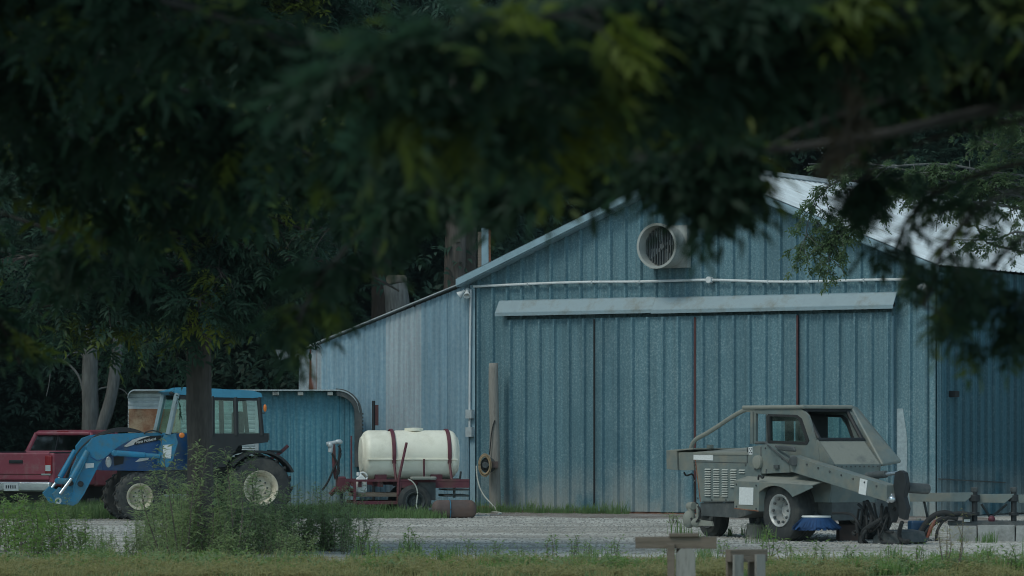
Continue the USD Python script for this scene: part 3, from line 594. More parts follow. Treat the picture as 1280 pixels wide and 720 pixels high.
def move(m, t, flip=False):
    ms = m if isinstance(m, list) else [m]; out = []
    for x in ms:
        x = x.copy()
        if flip: x.vertices[:, 1] *= -1; x.invert()
        x.apply_translation(t); out.append(x)
    return out

# ------------------------------------------------------------------ tractor
TY = 17.0
FT = Frame(P(250, 650, 61.2)[:2], TY)
tr = thing('loader_tractor', 'blue cab tractor with front loader arms, parked beside the red pickup', 'tractor', FT.O, TY)
def tp(pts, b): return FT.az([Z1(*p) for p in pts], b)
wf = FT.b(Z1(622, 566), -.68); wr = FT.b(Z1(1160, 545), -.78); Rf, Rr = .42, .56
for s in (1, -1):
    for c, R_, r_, w_, nm, nl in ((wf, Rf, .225, .26, 'front_wheel', 16), (wr, Rr, .30, .40, 'rear_wheel', 18)):
        pos = (c[0], c[1] * s, R_)
        wl = obj(nm, move(tyre(R_ - .02, r_, w_, True, nl=nl), pos, s < 0), 'tyre_rubber', tr, smooth=35)
        obj('rim', move(rim(r_, w_), pos, s < 0), 'cream_rim', wl, smooth=35)
        for i in range(8):
            an = i * math.pi / 4; o = np.array([pos[0] + math.cos(an) * r_ * .42, pos[1] + s * .085, pos[2] + math.sin(an) * r_ * .42])
            obj('lug_nut', cyl(o, o + [0, -.03 * s, 0], .016, 8), 'machine_dark', wl)
obj('front_axle', [cyl((wf[0], -.45, Rf), (wf[0], .45, Rf), .07), box(wf[0] - .12, wf[0] + .12, -.2, .2, Rf - .1, Rf + .25)], 'black_paint', tr)
obj('rear_axle', cyl((wr[0], -.5, Rr), (wr[0], .5, Rr), .13), 'black_paint', tr)
hood = obj('engine_hood', prism(tp([(456, 455), (448, 395), (458, 352), (490, 325), (560, 306), (700, 292), (840, 290), (840, 452), (640, 458)], -.30), -.30, .30), 'tractor_blue', tr)
obj('grille', prism(tp([(505, 396), (552, 386), (548, 425), (508, 434)], -.31), -.308, -.302), 'black_paint', hood)
gx = tp([(452, 440), (452, 380)], 0.0)
obj('front_grille', [box(gx[0][0] - .03, gx[0][0] + .02, -.24, .24, gx[0][1] + .05, gx[1][1])], 'black_paint', hood)
lt = FT.b(Z1(482, 418), -.29); obj('headlight', blob(lt, (.055, .03, .10)), 'clear_lamp', hood, smooth=True)
lt2 = lt.copy(); lt2[1] = .29; obj('headlight', blob(lt2, (.055, .03, .10)), 'clear_lamp', hood, smooth=True)
ZD = lambda x, y: ((140 + x / 12.8) * 3.556, (525 + y / 12.8 - 460) * 3.556)
obj('decal', prism(tp([ZD(*p) for p in ((190, 420), (330, 315), (500, 262), (660, 243), (640, 270), (480, 300), (390, 350), (365, 392), (230, 432))], -.30), -.305, -.301), 'label_white', hood)
obj('decal', prism(tp([ZD(*p) for p in ((345, 390), (385, 340), (500, 290), (660, 240), (805, 235), (795, 295), (710, 332), (380, 398))], -.30), -.3075, -.3055), 'black_paint', hood)
tx = meshkit.text_mesh('New Holland', .068, .003, True); ex_ = tx.bounds[1][0]
p0, p1 = FT.b(Z1(*ZD(388, 380)), -.308), FT.b(Z1(*ZD(706, 318)), -.308)
dv = (p1 - p0); dv[1] = 0; sc = np.linalg.norm(dv) / ex_; dv /= np.linalg.norm(dv)
v = tx.vertices.copy(); tx.vertices = p0 + np.outer(v[:, 0] * sc, dv) + np.outer(v[:, 1] * sc, [-dv[2], 0, dv[0]]) + np.outer(-v[:, 2], [0, 1, 0]); obj('lettering', fixn(tx), 'label_white', hood)
obj('decal', prism(tp([(600, 418), (620, 402), (664, 398), (658, 408), (630, 414)], -.3), -.305, -.301), 'label_white', hood)
obj('chassis', prism(tp([(530, 455), (840, 452), (1060, 440), (1060, 545), (830, 560), (560, 560), (530, 520)], 0), -.2, .2), 'black_paint', tr)
obj('engine_side', [prism(tp([(640, 452), (830, 450), (830, 540), (650, 550)], -.26), -.27, .27)], 'machine_dark', tr)
# cab
cb = .58
obj('cab_roof', [prism(tp([(762, 104), (830, 84), (960, 92), (1120, 100), (1160, 112), (1165, 130), (1120, 134), (940, 130), (790, 118)], -cb), -cb - .03, cb + .03)], 'roof_blue', tr)
obj('roof_lamp', blob(FT.b(Z1(775, 112), -.5), (.09, .09, .045)), 'black_paint', tr, smooth=True)
for s in (-1, 1):
    b_ = s * cb
    obj('front_pillar', tube([FT.b(Z1(748, 295), -cb) * [1, 0, 1] + [0, b_, 0], FT.b(Z1(788, 112), -cb) * [1, 0, 1] + [0, b_, 0]], .05, 8), 'hood_paint', tr)
    for pa, pb_, w_ in (((945, 300), (945, 125), .04), ((1050, 300), (1046, 130), .045), ((1165, 300), (1150, 130), .04)):
        obj('cab_pillar', tube([FT.b(Z1(*pa), -cb) * [1, 0, 1] + [0, b_, 0], FT.b(Z1(*pb_), -cb) * [1, 0, 1] + [0, b_, 0]], w_, 6), 'black_paint', tr)
    obj('cab_sill', prism(tp([(835, 290), (1190, 292), (1190, 330), (1060, 345), (1000, 440), (835, 452)], -cb), b_ - .02, b_ + .02), 'black_paint', tr)
    obj('top_rail', prism(tp([(790, 118), (1160, 128), (1160, 146), (800, 138)], -cb), b_ - .02, b_ + .02), 'black_paint', tr)
    g1 = tp([(770, 285), (800, 138), (935, 140), (935, 295)], -cb); obj('door_glass', prism(g1, b_ - .004, b_ + .004), 'green_glass', tr)
    g2 = tp([(955, 295), (955, 142), (1040, 145), (1040, 295)], -cb); obj('side_glass', prism(g2, b_ - .004, b_ + .004), 'green_glass', tr)
    g3 = tp([(1060, 295), (1060, 146), (1145, 148), (1152, 295)], -cb); obj('rear_side_glass', prism(g3, b_ - .004, b_ + .004), 'green_glass', tr)
    arc = [(wr[0] + (Rr + .09) * math.cos(t), wr[2] * 0 + Rr + (Rr + .09) * math.sin(t)) for t in np.linspace(2.5, .45, 14)] + [(wr[0] + (Rr + .05) * math.cos(t), Rr + (Rr + .05) * math.sin(t)) for t in np.linspace(.45, 2.5, 14)]
    obj('rear_fender', prism(arc, s * .80, s * .36), 'black_paint', tr)
fr_ = [FT.b(Z1(748, 295), -cb), FT.b(Z1(788, 125), -cb)]
obj('windscreen', slab([fr_[0] * [1, 0, 1] + [0, -cb + .05, 0], fr_[0] * [1, 0, 1] + [0, cb - .05, 0], fr_[1] * [1, 0, 1] + [0, cb - .05, 0], fr_[1] * [1, 0, 1] + [0, -cb + .05, 0]], .006), 'green_glass', tr)
sa = FT.b(Z1(1010, 300), 0)
obj('seat', [rbox(sa[0] - .22, sa[0] + .22, -.24, .24, sa[2] - .28, sa[2] - .14, .05), rbox(sa[0] + .12, sa[0] + .26, -.23, .23, sa[2] - .16, sa[2] + .42, .05)], 'black_rubber', tr, smooth=40)
so = FT.b(Z1(880, 270), 0); obj('steering_wheel', [lathe([(.17, -.012), (.19, 0), (.17, .012), (.15, 0), (.17, -.012)], (so[0], 0, so[2]), (-.5, 0, 1), 24), tube([(so[0], 0, so[2]), (so[0] - .25, 0, so[2] - .45)], .03, 8)], 'black_rubber', tr, smooth=40)
obj('rear_box', prism(tp([(1080, 286), (1195, 290), (1195, 322), (1085, 325)], -.45), -.5, .5), 'machine_dark', tr)
obj('amber_lamp', blob(FT.b(Z1(808, 299), -.62), (.05, .03, .045)), 'amber_lamp', tr, smooth=True)
obj('warning_lamp', blob(FT.b(Z1(1178, 178), -.60), (.03, .03, .065)), 'amber_lamp', tr, smooth=True)
obj('lamp_bracket', tube([FT.b(Z1(1150, 200), -.58), FT.b(Z1(1178, 200), -.60)], .012, 6), 'black_paint', tr)
hp = [FT.b(Z1(*p), 0.1) for p in ((1120, 430), (1200, 405), (1250, 372), (1280, 345))]
obj('hitch_arm', tube(smoothline(hp, 10), .03, 8), 'trailer_red', tr); obj('hitch_arm', tube([FT.b(Z1(1190, 370), -.3), FT.b(Z1(1250, 372), 0)], .022, 8), 'black_paint', tr)
# loader
arm = [(782, 288), (640, 288), (450, 298), (410, 312), (382, 348), (386, 402), (330, 520), (310, 590), (322, 612), (345, 600), (372, 560), (438, 430), (455, 405), (480, 385), (520, 352), (548, 335), (600, 311), (650, 303), (720, 299), (782, 302)]
for s in (1, -1):
    bb = -.50 * s
    pts = tp(arm, -.50)
    la_ = obj('loader_arm', prism(pts, bb - .06, bb + .06), 'loader_blue', tr)
    T3 = lambda p, off: FT.b(Z1(*p), -.50) * [1, 0, 1] + [0, bb + off * s, 0]
    obj('arm_seam', tube([T3((400, 395), -.063), T3((430, 412), -.063), T3((452, 404), -.063)], .008, 6), 'tractor_blue', la_)
    obj('pivot_pin', cyl(T3((355, 515), -.09), T3((355, 515), .08), .05, 14), 'black_paint', la_)
    obj('pivot_pin', cyl(T3((762, 300), -.09), T3((762, 300), .08), .045, 14), 'black_paint', la_)
    obj('tilt_cylinder', [cyl(T3((385, 368), -.10), T3((315, 490), -.10), .05, 16)], 'loader_blue', tr, smooth=30)
    obj('cylinder_rod', cyl(T3((315, 490), -.10), T3((262, 560), -.10), .028, 12), 'chrome', tr, smooth=30)
    obj('lift_cylinder', [cyl(T3((512, 378), -.11), T3((640, 388), -.11), .05, 16), cyl(T3((505, 378), -.15), T3((505, 378), -.02), .05, 14)], 'loader_blue', tr, smooth=30)
    obj('lift_rod', cyl(T3((640, 388), -.11), T3((705, 392), -.11), .04, 12), 'loader_blue', tr, smooth=30)
    br = obj('loader_post', prism(tp([(722, 300), (775, 290), (786, 330), (766, 402), (738, 445), (704, 425), (712, 350)], -.50), bb - .10 * 1, bb + .10), 'loader_blue', tr)
    obj('coupler_plate', prism(tp([(232, 560), (262, 530), (330, 560), (322, 612), (262, 602)], -.5), bb - .05, bb + .05), 'loader_blue', tr)
    if s == 1:
        obj('label_plate', prism(tp([(725, 342), (764, 340), (760, 402), (724, 400)], -.61), -.606, -.601), 'label_white', br)
        obj('label_plate', prism(tp([(380, 424), (418, 422), (417, 442), (381, 446)], -.565), -.566, -.561), 'label_white', la_)
for p, r_ in (((470, 312), .05), ((300, 505), .055)):
    c = FT.b(Z1(*p), -.5); obj('cross_tube', cyl((c[0], -.5, c[2]), (c[0], .5, c[2]), r_, 14), 'loader_blue', tr, smooth=30)
for k in range(4):
    b_ = -.2 + k * .1; hs = [FT.b(Z1(*p), b_) for p in ((640, 290), (470, 292 - k * 4), (370, 345), (320, 420), (285, 500 + 8 * k), (270, 540))]
    obj('hydraulic_hose', tube(smoothline(hs, 24), .014, 6), 'black_rubber', tr)
hs = [FT.b(Z1(*p), -.58) for p in ((640, 292), (665, 280), (700, 282), (720, 292))]; obj('hydraulic_hose', tube(smoothline(hs, 14), .014, 6), 'black_rubber', tr)
obj('coupler_ring', lathe([(.025, 0), (.055, 0), (.055, .03), (.025, .03), (.025, 0)], FT.b(Z1(258, 590), -.58), (0, -1, 0), 18), 'galvanized', tr)

# ------------------------------------------------------------------ sprayer trailer
SY = 10.0
FQ = Frame(P(515, 646, 63.5)[:2], SY)
sp = thing('sprayer_trailer', 'dark red farm trailer with spray pump and single visible wheel', 'trailer', FQ.O, SY)
def sq(pts, b): return FQ.az([Z2(*p) for p in pts], b)
q2 = lambda x, y, b: FQ.b(Z2(x, y), b)
hb = .55
def rail(x0, y0, x1, y1, b0, b1): 
    p, q = q2(x0, y1, -hb), q2(x1, y0, -hb); return box(p[0], q[0], b0, b1, p[2], q[2])
zr0 = q2(600, 530, -hb)[2]; zr1 = q2(600, 503, -hb)[2]
obj('side_rail', [rail(330, 500, 888, 512, -hb - .02, -hb + .02), rail(575, 510, 888, 540, -hb - .015, -hb + .02)], 'trailer_red', sp)
obj('side_rail', [rail(330, 500, 888, 530, hb - .02, hb + .02)], 'trailer_red', sp)
obj('lower_rail', [rail(372, 598, 578, 614, -hb - .02, -hb + .03)], 'trailer_red', sp); obj('lower_rail', [rail(372, 598, 578, 614, hb - .03, hb + .02)], 'trailer_red', sp)
xL, xR = q2(372, 500, -hb)[0], q2(888, 500, -hb)[0]
obj('cross_member', [box(x - .03, x + .03, -hb + .021, hb - .021, zr0 - .02, zr1 - .01) for x in np.linspace(xL + .1, xR - .05, 6)], 'trailer_red', sp)
for x0, x1 in ((366, 378), (562, 580)):
    obj('upright', [rail(x0, 512, x1, 612, -hb - .025, -hb + .035)], 'trailer_red', sp)
obj('brace', [tube([q2(568, 600, -hb), q2(655, 512, -hb)], .035, 6)], 'trailer_red', sp)
obj('deck_plank', [rail(378, 562, 565, 580, -hb + .03, hb - .04)], 'plank_wood', sp)
tk = (q2(388, 400, 0)[0], q2(842, 400, 0)[0]); zc = (q2(600, 280, 0)[2] + q2(600, 500, 0)[2]) / 2; rt = (q2(600, 280, 0)[2] - q2(600, 500, 0)[2]) / 2 
L = tk[1] - tk[0]
pr = [(0, .02)] + [(rt * .72 * s, .02 + .03 * (1 - math.cos(s * 1.3))) for s in np.linspace(.2, 1, 6)] + [(rt * (.72 + .28 * math.sin(t)), .07 + .13 * (1 - math.cos(t))) for t in np.linspace(.2, math.pi / 2, 7)]
pr2 = [(r, L - a_) for r, a_ in pr[::-1]]
ribs = []
for c in (.32, .93):                     # grooves under the straps
    x = c * L
    ribs += [(rt, x - .09), (rt * .965, x - .06), (rt * .965, x + .06), (rt, x + .09)]
ribs = [p for p in ribs if p[1] < L - .21] 
tank = obj('tank', lathe(pr + ribs + pr2, (tk[0], 0, zc), (1, 0, 0), 44), 'tank_plastic', sp, smooth=35)
obj('mould_seam', [box(tk[0] + .1, tk[1] - .1, -rt - .012, -rt + .02, zc - .09, zc - .07)], 'tank_plastic', tank)
obj('tank_lid', lathe([(0, 0), (.17, 0), (.17, .05), (0, .06)], (tk[0] + L * .55, 0, zc + rt - .012), (0, 0, 1), 28), 'tank_plastic', tank, smooth=30)
obj('tank_cradle', [box(tk[0] + L * c - .1, tk[0] + L * c + .1, -.35, .35, zr1 - .01, zc - rt * .8) for c in (.2, .75)], 'trailer_red', sp)
for xa in (550, 800):
    ca = q2(xa, 400, -rt)[0]; an = np.linspace(-.35, math.pi + .35, 40)
    v, f = [], []
    for t in an:
        for da, rr in ((-.036, .012), (-.026, .026), (.026, .026), (.036, .012)): v.append((ca + da, -math.cos(t) * (rt + rr), zc + math.sin(t) * (rt + rr)))
    for i in range(39):
        for j in range(3): o = i * 4 + j; f += [[o, o + 1, o + 5], [o, o + 5, o + 4]]
    st = trimesh.Trimesh(v, f, process=False)
    obj('tank_strap', [st] , 'trailer_red', sp, smooth=30)
    obj('strap_foot', tube([(ca, -rt * .95, zc - rt * .3), (ca + .02, -hb + .02, zr1)], .025, 6), 'trailer_red', sp)
wc = q2(640, 608, -hb - .05); R_ = .29
for s in (1, -1):
    wl = obj('wheel', move(tyre(R_, .17, .19), (wc[0], (-hb - .16) * s if s > 0 else hb + .16, R_), s < 0), 'tyre_rubber', sp, smooth=35)
    obj('rim', move(rim(.17, .19, .06), (wc[0], (-hb - .16) * s if s > 0 else hb + .16, R_), s < 0), 'machine_dark', wl, smooth=35)
obj('axle', cyl((wc[0], -hb, R_), (wc[0], hb, R_), .04), 'black_paint', sp)
fz = q2(680, 496, -hb - .1)
obj('fender_plate', hullpts([(fz[0] + da, -hb - .1 + db, fz[2]) for da in (-.2, .2) for db in (-.1, .06)], .03), 'machine_dust', sp, smooth=40)
obj('wheel_skirt', box(q2(655, 510, -hb)[0], q2(735, 510, -hb)[0], -hb - .04, -hb - .03, zr0 - .26, zr0 + .06), 'machine_dark', sp)
obj('post', tube([q2(357, 305, -.3), q2(357, 500, -.3)], .016, 6), 'trailer_red', sp)
obj('post', tube([q2(606, 335, -hb - .02), q2(570, 500, -hb - .02), q2(568, 570, -hb - .02)], .024, 8), 'trailer_red', sp)
obj('sight_tube', tube([q2(684, 410, -rt - .03), q2(684, 495, -rt + .04)], .018, 6), 'trailer_red', sp)
ps = smoothline([q2(*p, -.35) for p in ((290, 500), (280, 440), (278, 380), (276, 345))], 10)
pump = obj('pump_stand', tube(ps, .035, 8), 'trailer_red', sp)
obj('valve_body', [cyl(q2(245, 342, -.35), q2(312, 330, -.35), .035, 12), cyl(q2(262, 380, -.35), q2(268, 345, -.35), .045, 12), blob(q2(300, 332, -.35), (.07, .05, .045)), blob(q2(262, 348, -.36), (.05, .05, .06))], 'galvanized', pump, smooth=30)
for pts in (((300, 350), (306, 400), (285, 440), (262, 490), (225, 550)), ((270, 385), (290, 420), (300, 470), (285, 490)), ((305, 345), (300, 420), (290, 500)), ((612, 500), (640, 520), (655, 570), (650, 610), (665, 650))):
    obj('hose', tube(smoothline([q2(*p, -.40 if pts[0][0] < 500 else -hb - .22) for p in pts], 20), .02 if pts[0][0] < 500 else .012, 6), 'black_rubber' if pts[0][0] < 500 else 'white_cord', sp)
obj('drawbar', [tube([q2(370, 560, -.3), q2(310, 520, -.05), q2(262, 570, 0)], .045, 8)], 'trailer_red', sp)
obj('pump_body', [rbox(q2(290, 500, -.3)[0], q2(330, 500, -.3)[0], -.42, -.15, q2(300, 560, -.3)[2], q2(300, 488, -.3)[2], .03), cyl(q2(325, 530, -.42), q2(330, 530, -.2), .09, 18)], 'trailer_red', sp, smooth=35)
obj('jack_stand', [tube([q2(312, 560, -.25), q2(316, 640, -.25)], .03, 8), box(q2(305, 640, -.25)[0], q2(325, 640, -.25)[0], -.33, -.17, .005, .04)], 'machine_dark', sp)
obj('rear_step', [rail(790, 545, 892, 552, -.5, .5), rail(785, 570, 890, 580, -.45, .4), rail(820, 540, 830, 585, -.45, -.4)], 'machine_dark', sp)
obj('lever', tube([q2(845, 500, -.4), q2(850, 465, -.4)], .02, 6), 'black_paint', sp)
jp = q2(400, 562, -.40)
jug = thing('plastic_jug', 'white plastic jug with handle on the trailer deck', 'jug', FQ.w((jp[0], -.40, jp[2])), SY)
jh = q2(400, 500, -.4)[2] - jp[2]
jb = rbox(-.105, .105, -.09, .09, .0, jh, .05)
obj('jug_body', [jb, hullpts([(-.06, 0, jh), (.06, 0, jh), (0, 0, jh + .06)], .03)], 'white_plastic', jug, smooth=40)
obj('cap', cyl((-.05, 0, jh + .06), (-.05, 0, jh + .125), .03, 16), 'white_plastic', jug, smooth=30)
obj('handle', tube(smoothline([(-.02, 0, jh + .07), (.03, 0, jh + .12), (.09, 0, jh + .09), (.09, 0, jh - .02)], 12), .016, 8), 'white_plastic', jug, smooth=True)

FY = Frame(ground_at(*Z2(820, 678))[:2], 8.0)
cy = thing('steel_cylinder', 'rusty brown steel cylinder lying on the gravel behind the trailer', 'cylinder', FY.O, 8.0)
c0, c1 = FY.b(Z2(718, 640), 0)[0], FY.b(Z2(920, 632), 0)[0]; rc_ = .165; Lc = c1 - c0
obj('cylinder_body', lathe([(0, 0), (rc_ * .5, .01), (rc_ * .8, .04), (rc_ * .97, .09), (rc_, .14), (rc_, Lc - .14), (rc_ * .97, Lc - .09), (rc_ * .8, Lc - .04), (rc_ * .5, Lc - .01), (0, Lc)], (c0, 0, rc_), (1, 0, .0), 36), 'brown_iron', cy, smooth=True)
an = np.linspace(0, 2 * np.pi, 30); obj('blue_strap', tube(np.stack([c0 + .32 + 0 * an, (rc_ + .006) * np.cos(an), rc_ + (rc_ + .006) * np.sin(an)], 1), .008, 6), 'loader_blue', cy)
obj('valve', cyl((c0 + .02, 0, rc_), (c0 - .05, 0, rc_), .03, 12), 'machine_dark', cy)

# ------------------------------------------------------------------ orchard machine (shaker / sweeper)
MY = -56.0
FM = Frame(P(985, 677, 48.8)[:2], MY)
mc = thing('orchard_machine', 'dusty grey orchard sweeper machine with cab, louvered engine bay and boom', 'machine', FM.O, MY)
def mp(pts, b): return FM.az([Z3(*p) for p in pts], b)
m3p = lambda x, y, b: FM.b(Z3(x, y), b)
ma = lambda x, y, a_: FM.a(Z3(x, y), a_)
wcm = m3p(530, 528, 0.0); RM = .43
wl = obj('front_wheel', move(tyre(RM, .225, .42), (wcm[0], 0.0, RM)), 'tyre_rubber', mc, smooth=35)
obj('rim', move(rim(.225, .42, .12), (wcm[0], 0.0, RM)), 'silver_rim', wl, smooth=35)
for i in range(10):
    an = i * math.pi / 5; o = np.array([wcm[0] + math.cos(an) * .165, .035, RM + math.sin(an) * .165]); obj('lug_nut', cyl(o, o + [0, -.035, 0], .018, 8), 'machine_dark', wl)
wl = obj('front_wheel', move(tyre(RM, .225, .42), (wcm[0], 1.75, RM), True), 'tyre_rubber', mc, smooth=35)
obj('rim', move(rim(.225, .42, .12), (wcm[0], 1.75, RM), True), 'silver_rim', wl, smooth=35)
b0 = .14; bw = 1.62
ep = mp([(160, 262), (394, 263), (396, 236), (480, 222), (572, 300), (572, 345), (450, 350), (440, 470), (190, 472)], b0)
eng = obj('engine_body', prism(ep, b0, bw), 'machine_grey', mc)
zt = max(p[1] for p in ep)
obj('engine_lid', slab([m3p(157, 258, b0 - .012), m3p(394, 259, b0 - .012), m3p(394, 259, b0 - .012) * [1, 0, 1] + [0, bw, .10], m3p(157, 258, b0 - .012) * [1, 0, 1] + [0, bw, .10]], .035), 'machine_dust', mc)
obj('panel_seam', [prism(mp([(160, 297), (392, 302), (392, 305), (160, 300)], b0), b0 - .004, b0 + .01), prism(mp([(390, 236), (393, 264), (393, 302), (390, 302)], b0), b0 - .0045, b0 + .01)], 'machine_dark', eng)
obj('label_plate', prism(mp([(162, 263), (245, 267), (245, 293), (162, 290)], b0), b0 - .006, b0 - .0005), 'label_white', eng)
obj('label_plate', prism(mp([(398, 236), (414, 236), (414, 268), (398, 268)], b0), b0 - .006, b0 - .0005), 'label_white', eng)
obj('label_marks', [prism(mp([(x, y), (x + 4, y), (x + 4, y + 5), (x, y + 5)], b0 - .006), b0 - .009, b0 - .0065) for x, y in ((400, 241), (408, 241), (400, 257), (408, 257), (404, 249))], 'label_ink', eng)
for c in range(5):
    for r in range(12):
        x = 212 + c * 36.5 ; y = 328 + r * 10.2 + c * 1.0
        if x + 26 > 380 - max(0, (y - 345)) * .55 and y > 345: continue
        pp_ = mp([(x, y), (x + 24, y + .5), (x + 24, y + 5.5), (x, y + 5)], b0)
        q = prism(pp_, b0 - .022, b0 - .0005); top = q.vertices[:, 2] > np.mean([p[1] for p in pp_]); v = q.vertices; v[top & (v[:, 1] < b0 - .01), 1] = b0 - .004; obj('louver', q, 'louver_dust', eng)
g = m3p(440, 300, b0); obj('round_cover', lathe([(0, .05), (.07, .05), (.095, .04), (.1, 0), (0, 0)], (g[0], b0 - .001, g[2]), (0, -1, 0), 28), 'machine_dust', eng, smooth=30)
obj('latch', box(m3p(520, 322, b0)[0] - .05, m3p(520, 322, b0)[0] + .05, b0 - .03, b0, m3p(520, 322, b0)[2] - .02, m3p(520, 322, b0)[2] + .03), 'machine_dark', eng)
obj('lower_skirt', prism(mp([(190, 474), (440, 472), (440, 512), (350, 540), (190, 530)], b0 + .02), b0 + .02, bw - .1), 'machine_dark', mc)
# rear overhang
pr_ = mp([(97, 258), (160, 258), (162, 335), (100, 335)], b0); obj('rear_box', prism(pr_, b0, bw), 'machine_grey', mc)
pr_ = mp([(44, 252), (88, 250), (92, 335), (46, 330)], b0 - .02); obj('counterweight', prism(pr_, b0 - .02, bw), 'machine_grey', mc)
obj('box_lid', slab([m3p(44, 250, b0 - .02), m3p(158, 240, b0 - .02), m3p(158, 240, b0) * [1, 0, 1] + [0, bw, 0], m3p(44, 250, b0) * [1, 0, 1] + [0, bw, 0]], .02), 'machine_dust', mc)
obj('rear_hook', tube(smoothline([m3p(*p, b0 + .1) for p in ((120, 345), (130, 358), (155, 352), (165, 400), (178, 480))], 14), .014, 6), 'black_rubber', mc)
obj('cap_knob', [cyl(m3p(232, 240, .45), m3p(232, 226, .45), .05, 14)], 'machine_dust', mc)
# fender box over the front wheel
bf = -.10
fb = obj('fender_box', prism(mp([(335, 382), (442, 388), (440, 512), (335, 500)], bf), bf, b0 + .1), 'machine_grey', mc)
obj('label_plate', prism(mp([(358, 407), (418, 410), (416, 484), (356, 482)], bf), bf - .006, bf - .0005), 'label_white', fb)
ar = mp([(442, 386), (675, 400), (675, 385), (440, 372)], bf)
fcx, fcz = wcm[0], RM
arch = [(fcx + .50 * math.cos(t), .42 + .355 * math.sin(t)) for t in np.linspace(math.pi * 1.02, .62, 18)]
e0 = mp([(442, 388)], bf)[0]; top_z = e0[1]; xe = m3p(668, 395, bf)[0]
out = [(e0[0], .52), (e0[0], top_z), (xe, top_z - .02), (xe, top_z - .06)] + [p for p in arch[::-1] if p[0] < xe - .01]
obj('fender_side', prism(out, bf, bf + .02), 'machine_grey', mc)
tp_ = [m3p(335, 380, bf), m3p(668, 397, bf)]; tq = [m3p(395, 338, b0), m3p(640, 342, b0)]
obj('fender_top', slab([tp_[0], np.array([xe, bf, top_z - .02]), np.array([xe, .35, top_z + .10]), np.array([tp_[0][0], .35, top_z + .14])], .015), 'machine_dust', mc)
obj('cable', tube(smoothline([m3p(*p, bf - .01) for p in ((438, 376), (445, 358), (455, 368), (462, 356))], 12), .014, 6), 'black_rubber', mc)
# roll tube and cab
bc = .30; bc2 = 1.12
for b_ in (bc, bc2):
    off = lambda p: m3p(*p, bc) * [1, 0, 1] + [0, b_, 0]
    if b_ == bc: obj('roll_tube', tube(smoothline([off((148, 252)), off((160, 215)), off((200, 186)), off((350, 92)), off((385, 76)), off((430, 74))], 30), .032, 10), 'machine_dust', mc, smooth=True)
    obj('cab_post', tube([off((415, 80)), off((414, 222))], .038, 8), 'machine_grey', mc, smooth=True)
    outer = mp([(380, 68), (620, 66), (655, 100), (700, 240), (705, 300), (640, 345), (570, 300), (480, 222), (425, 222), (425, 88), (385, 84)], bc)
    hole = mp([(492, 100), (606, 104), (622, 116), (654, 205), (648, 220), (490, 212), (486, 110)], bc)
    hole2 = mp([(432, 92), (478, 96), (478, 216), (432, 214)], bc)
    fr = obj('cab_frame', prism_h(outer, [hole, hole2], b_ - .02, b_ + .02), 'machine_grey', mc)
    obj('window_seal', prism_h(mp([(486, 94), (610, 98), (630, 114), (662, 208), (652, 226), (484, 218), (480, 106)], bc), mp([(494, 104), (604, 108), (618, 118), (648, 204), (644, 214), (494, 208), (492, 112)], bc), b_ - .028, b_ + .028), 'black_rubber', fr)
    obj('window_glass', prism(hole, b_ - .004, b_ + .004), 'tint_glass', fr)
roofz = m3p(620, 66, bc)[2]
a0, a1 = m3p(380, 70, bc)[0], m3p(628, 68, bc)[0]
obj('cab_roof', rbox(a0 - .02, a1 + .06, bc - .05, bc2 + .05, roofz - .02, roofz + .035, .025), 'machine_dust', mc, smooth=40)
# front of the cab: dark surround with opening, back wall with two openings
aw = m3p(480, 222, bc)[0] - .05
zlo = m3p(480, 222, bc)[2]
hz_ = lambda z: zlo + (roofz - .04 - zlo) * z
bk = [(bc, zlo - .3), (bc2, zlo - .3), (bc2, roofz - .02), (bc, roofz - .02)]
w1 = [(bc + .04, hz_(.08)), (bc + .34, hz_(.08)), (bc + .34, hz_(.68)), (bc + .04, hz_(.68))]; w2 = [(bc2 - .34, hz_(.08)), (bc2 - .04, hz_(.08)), (bc2 - .04, hz_(.68)), (bc2 - .34, hz_(.68))]
m = prism_h(bk, [w1, w2], 0, .03); v = m.vertices.copy(); m.vertices = np.stack([aw + v[:, 1], v[:, 0], v[:, 2]], 1); obj('cab_back', fixn(m), 'black_paint', mc)
ws0, ws1 = m3p(628, 75, bc), m3p(694, 204, bc)   # windscreen edge, near side
def wpt(p, b_): return np.array([p[0], b_, p[2]])
for b_ in (bc + .03, bc2 - .03): obj('windscreen_pillar', tube([wpt(ws0, b_), wpt(ws1, b_)], .03, 6), 'black_paint', mc)
obj('windscreen_head', tube([wpt(ws0, bc), wpt(ws0, bc2)], .035, 6), 'black_paint', mc)
obj('windscreen_sill', tube([wpt(ws1, bc), wpt(ws1, bc2)], .03, 6), 'black_paint', mc)
st_ = (aw + ws1[0]) / 2
obj('seat', [rbox(st_ - .28, st_ + .16, bc + .35, bc + .85, zlo - .25, zlo - .1, .05), rbox(st_ - .32, st_ - .2, bc + .36, bc + .84, zlo - .15, zlo + .42, .05)], 'black_rubber', mc, smooth=40)
obj('cab_floor', box(aw, ws1[0], bc, bc2, zlo - .45, zlo - .4), 'machine_dark', mc)
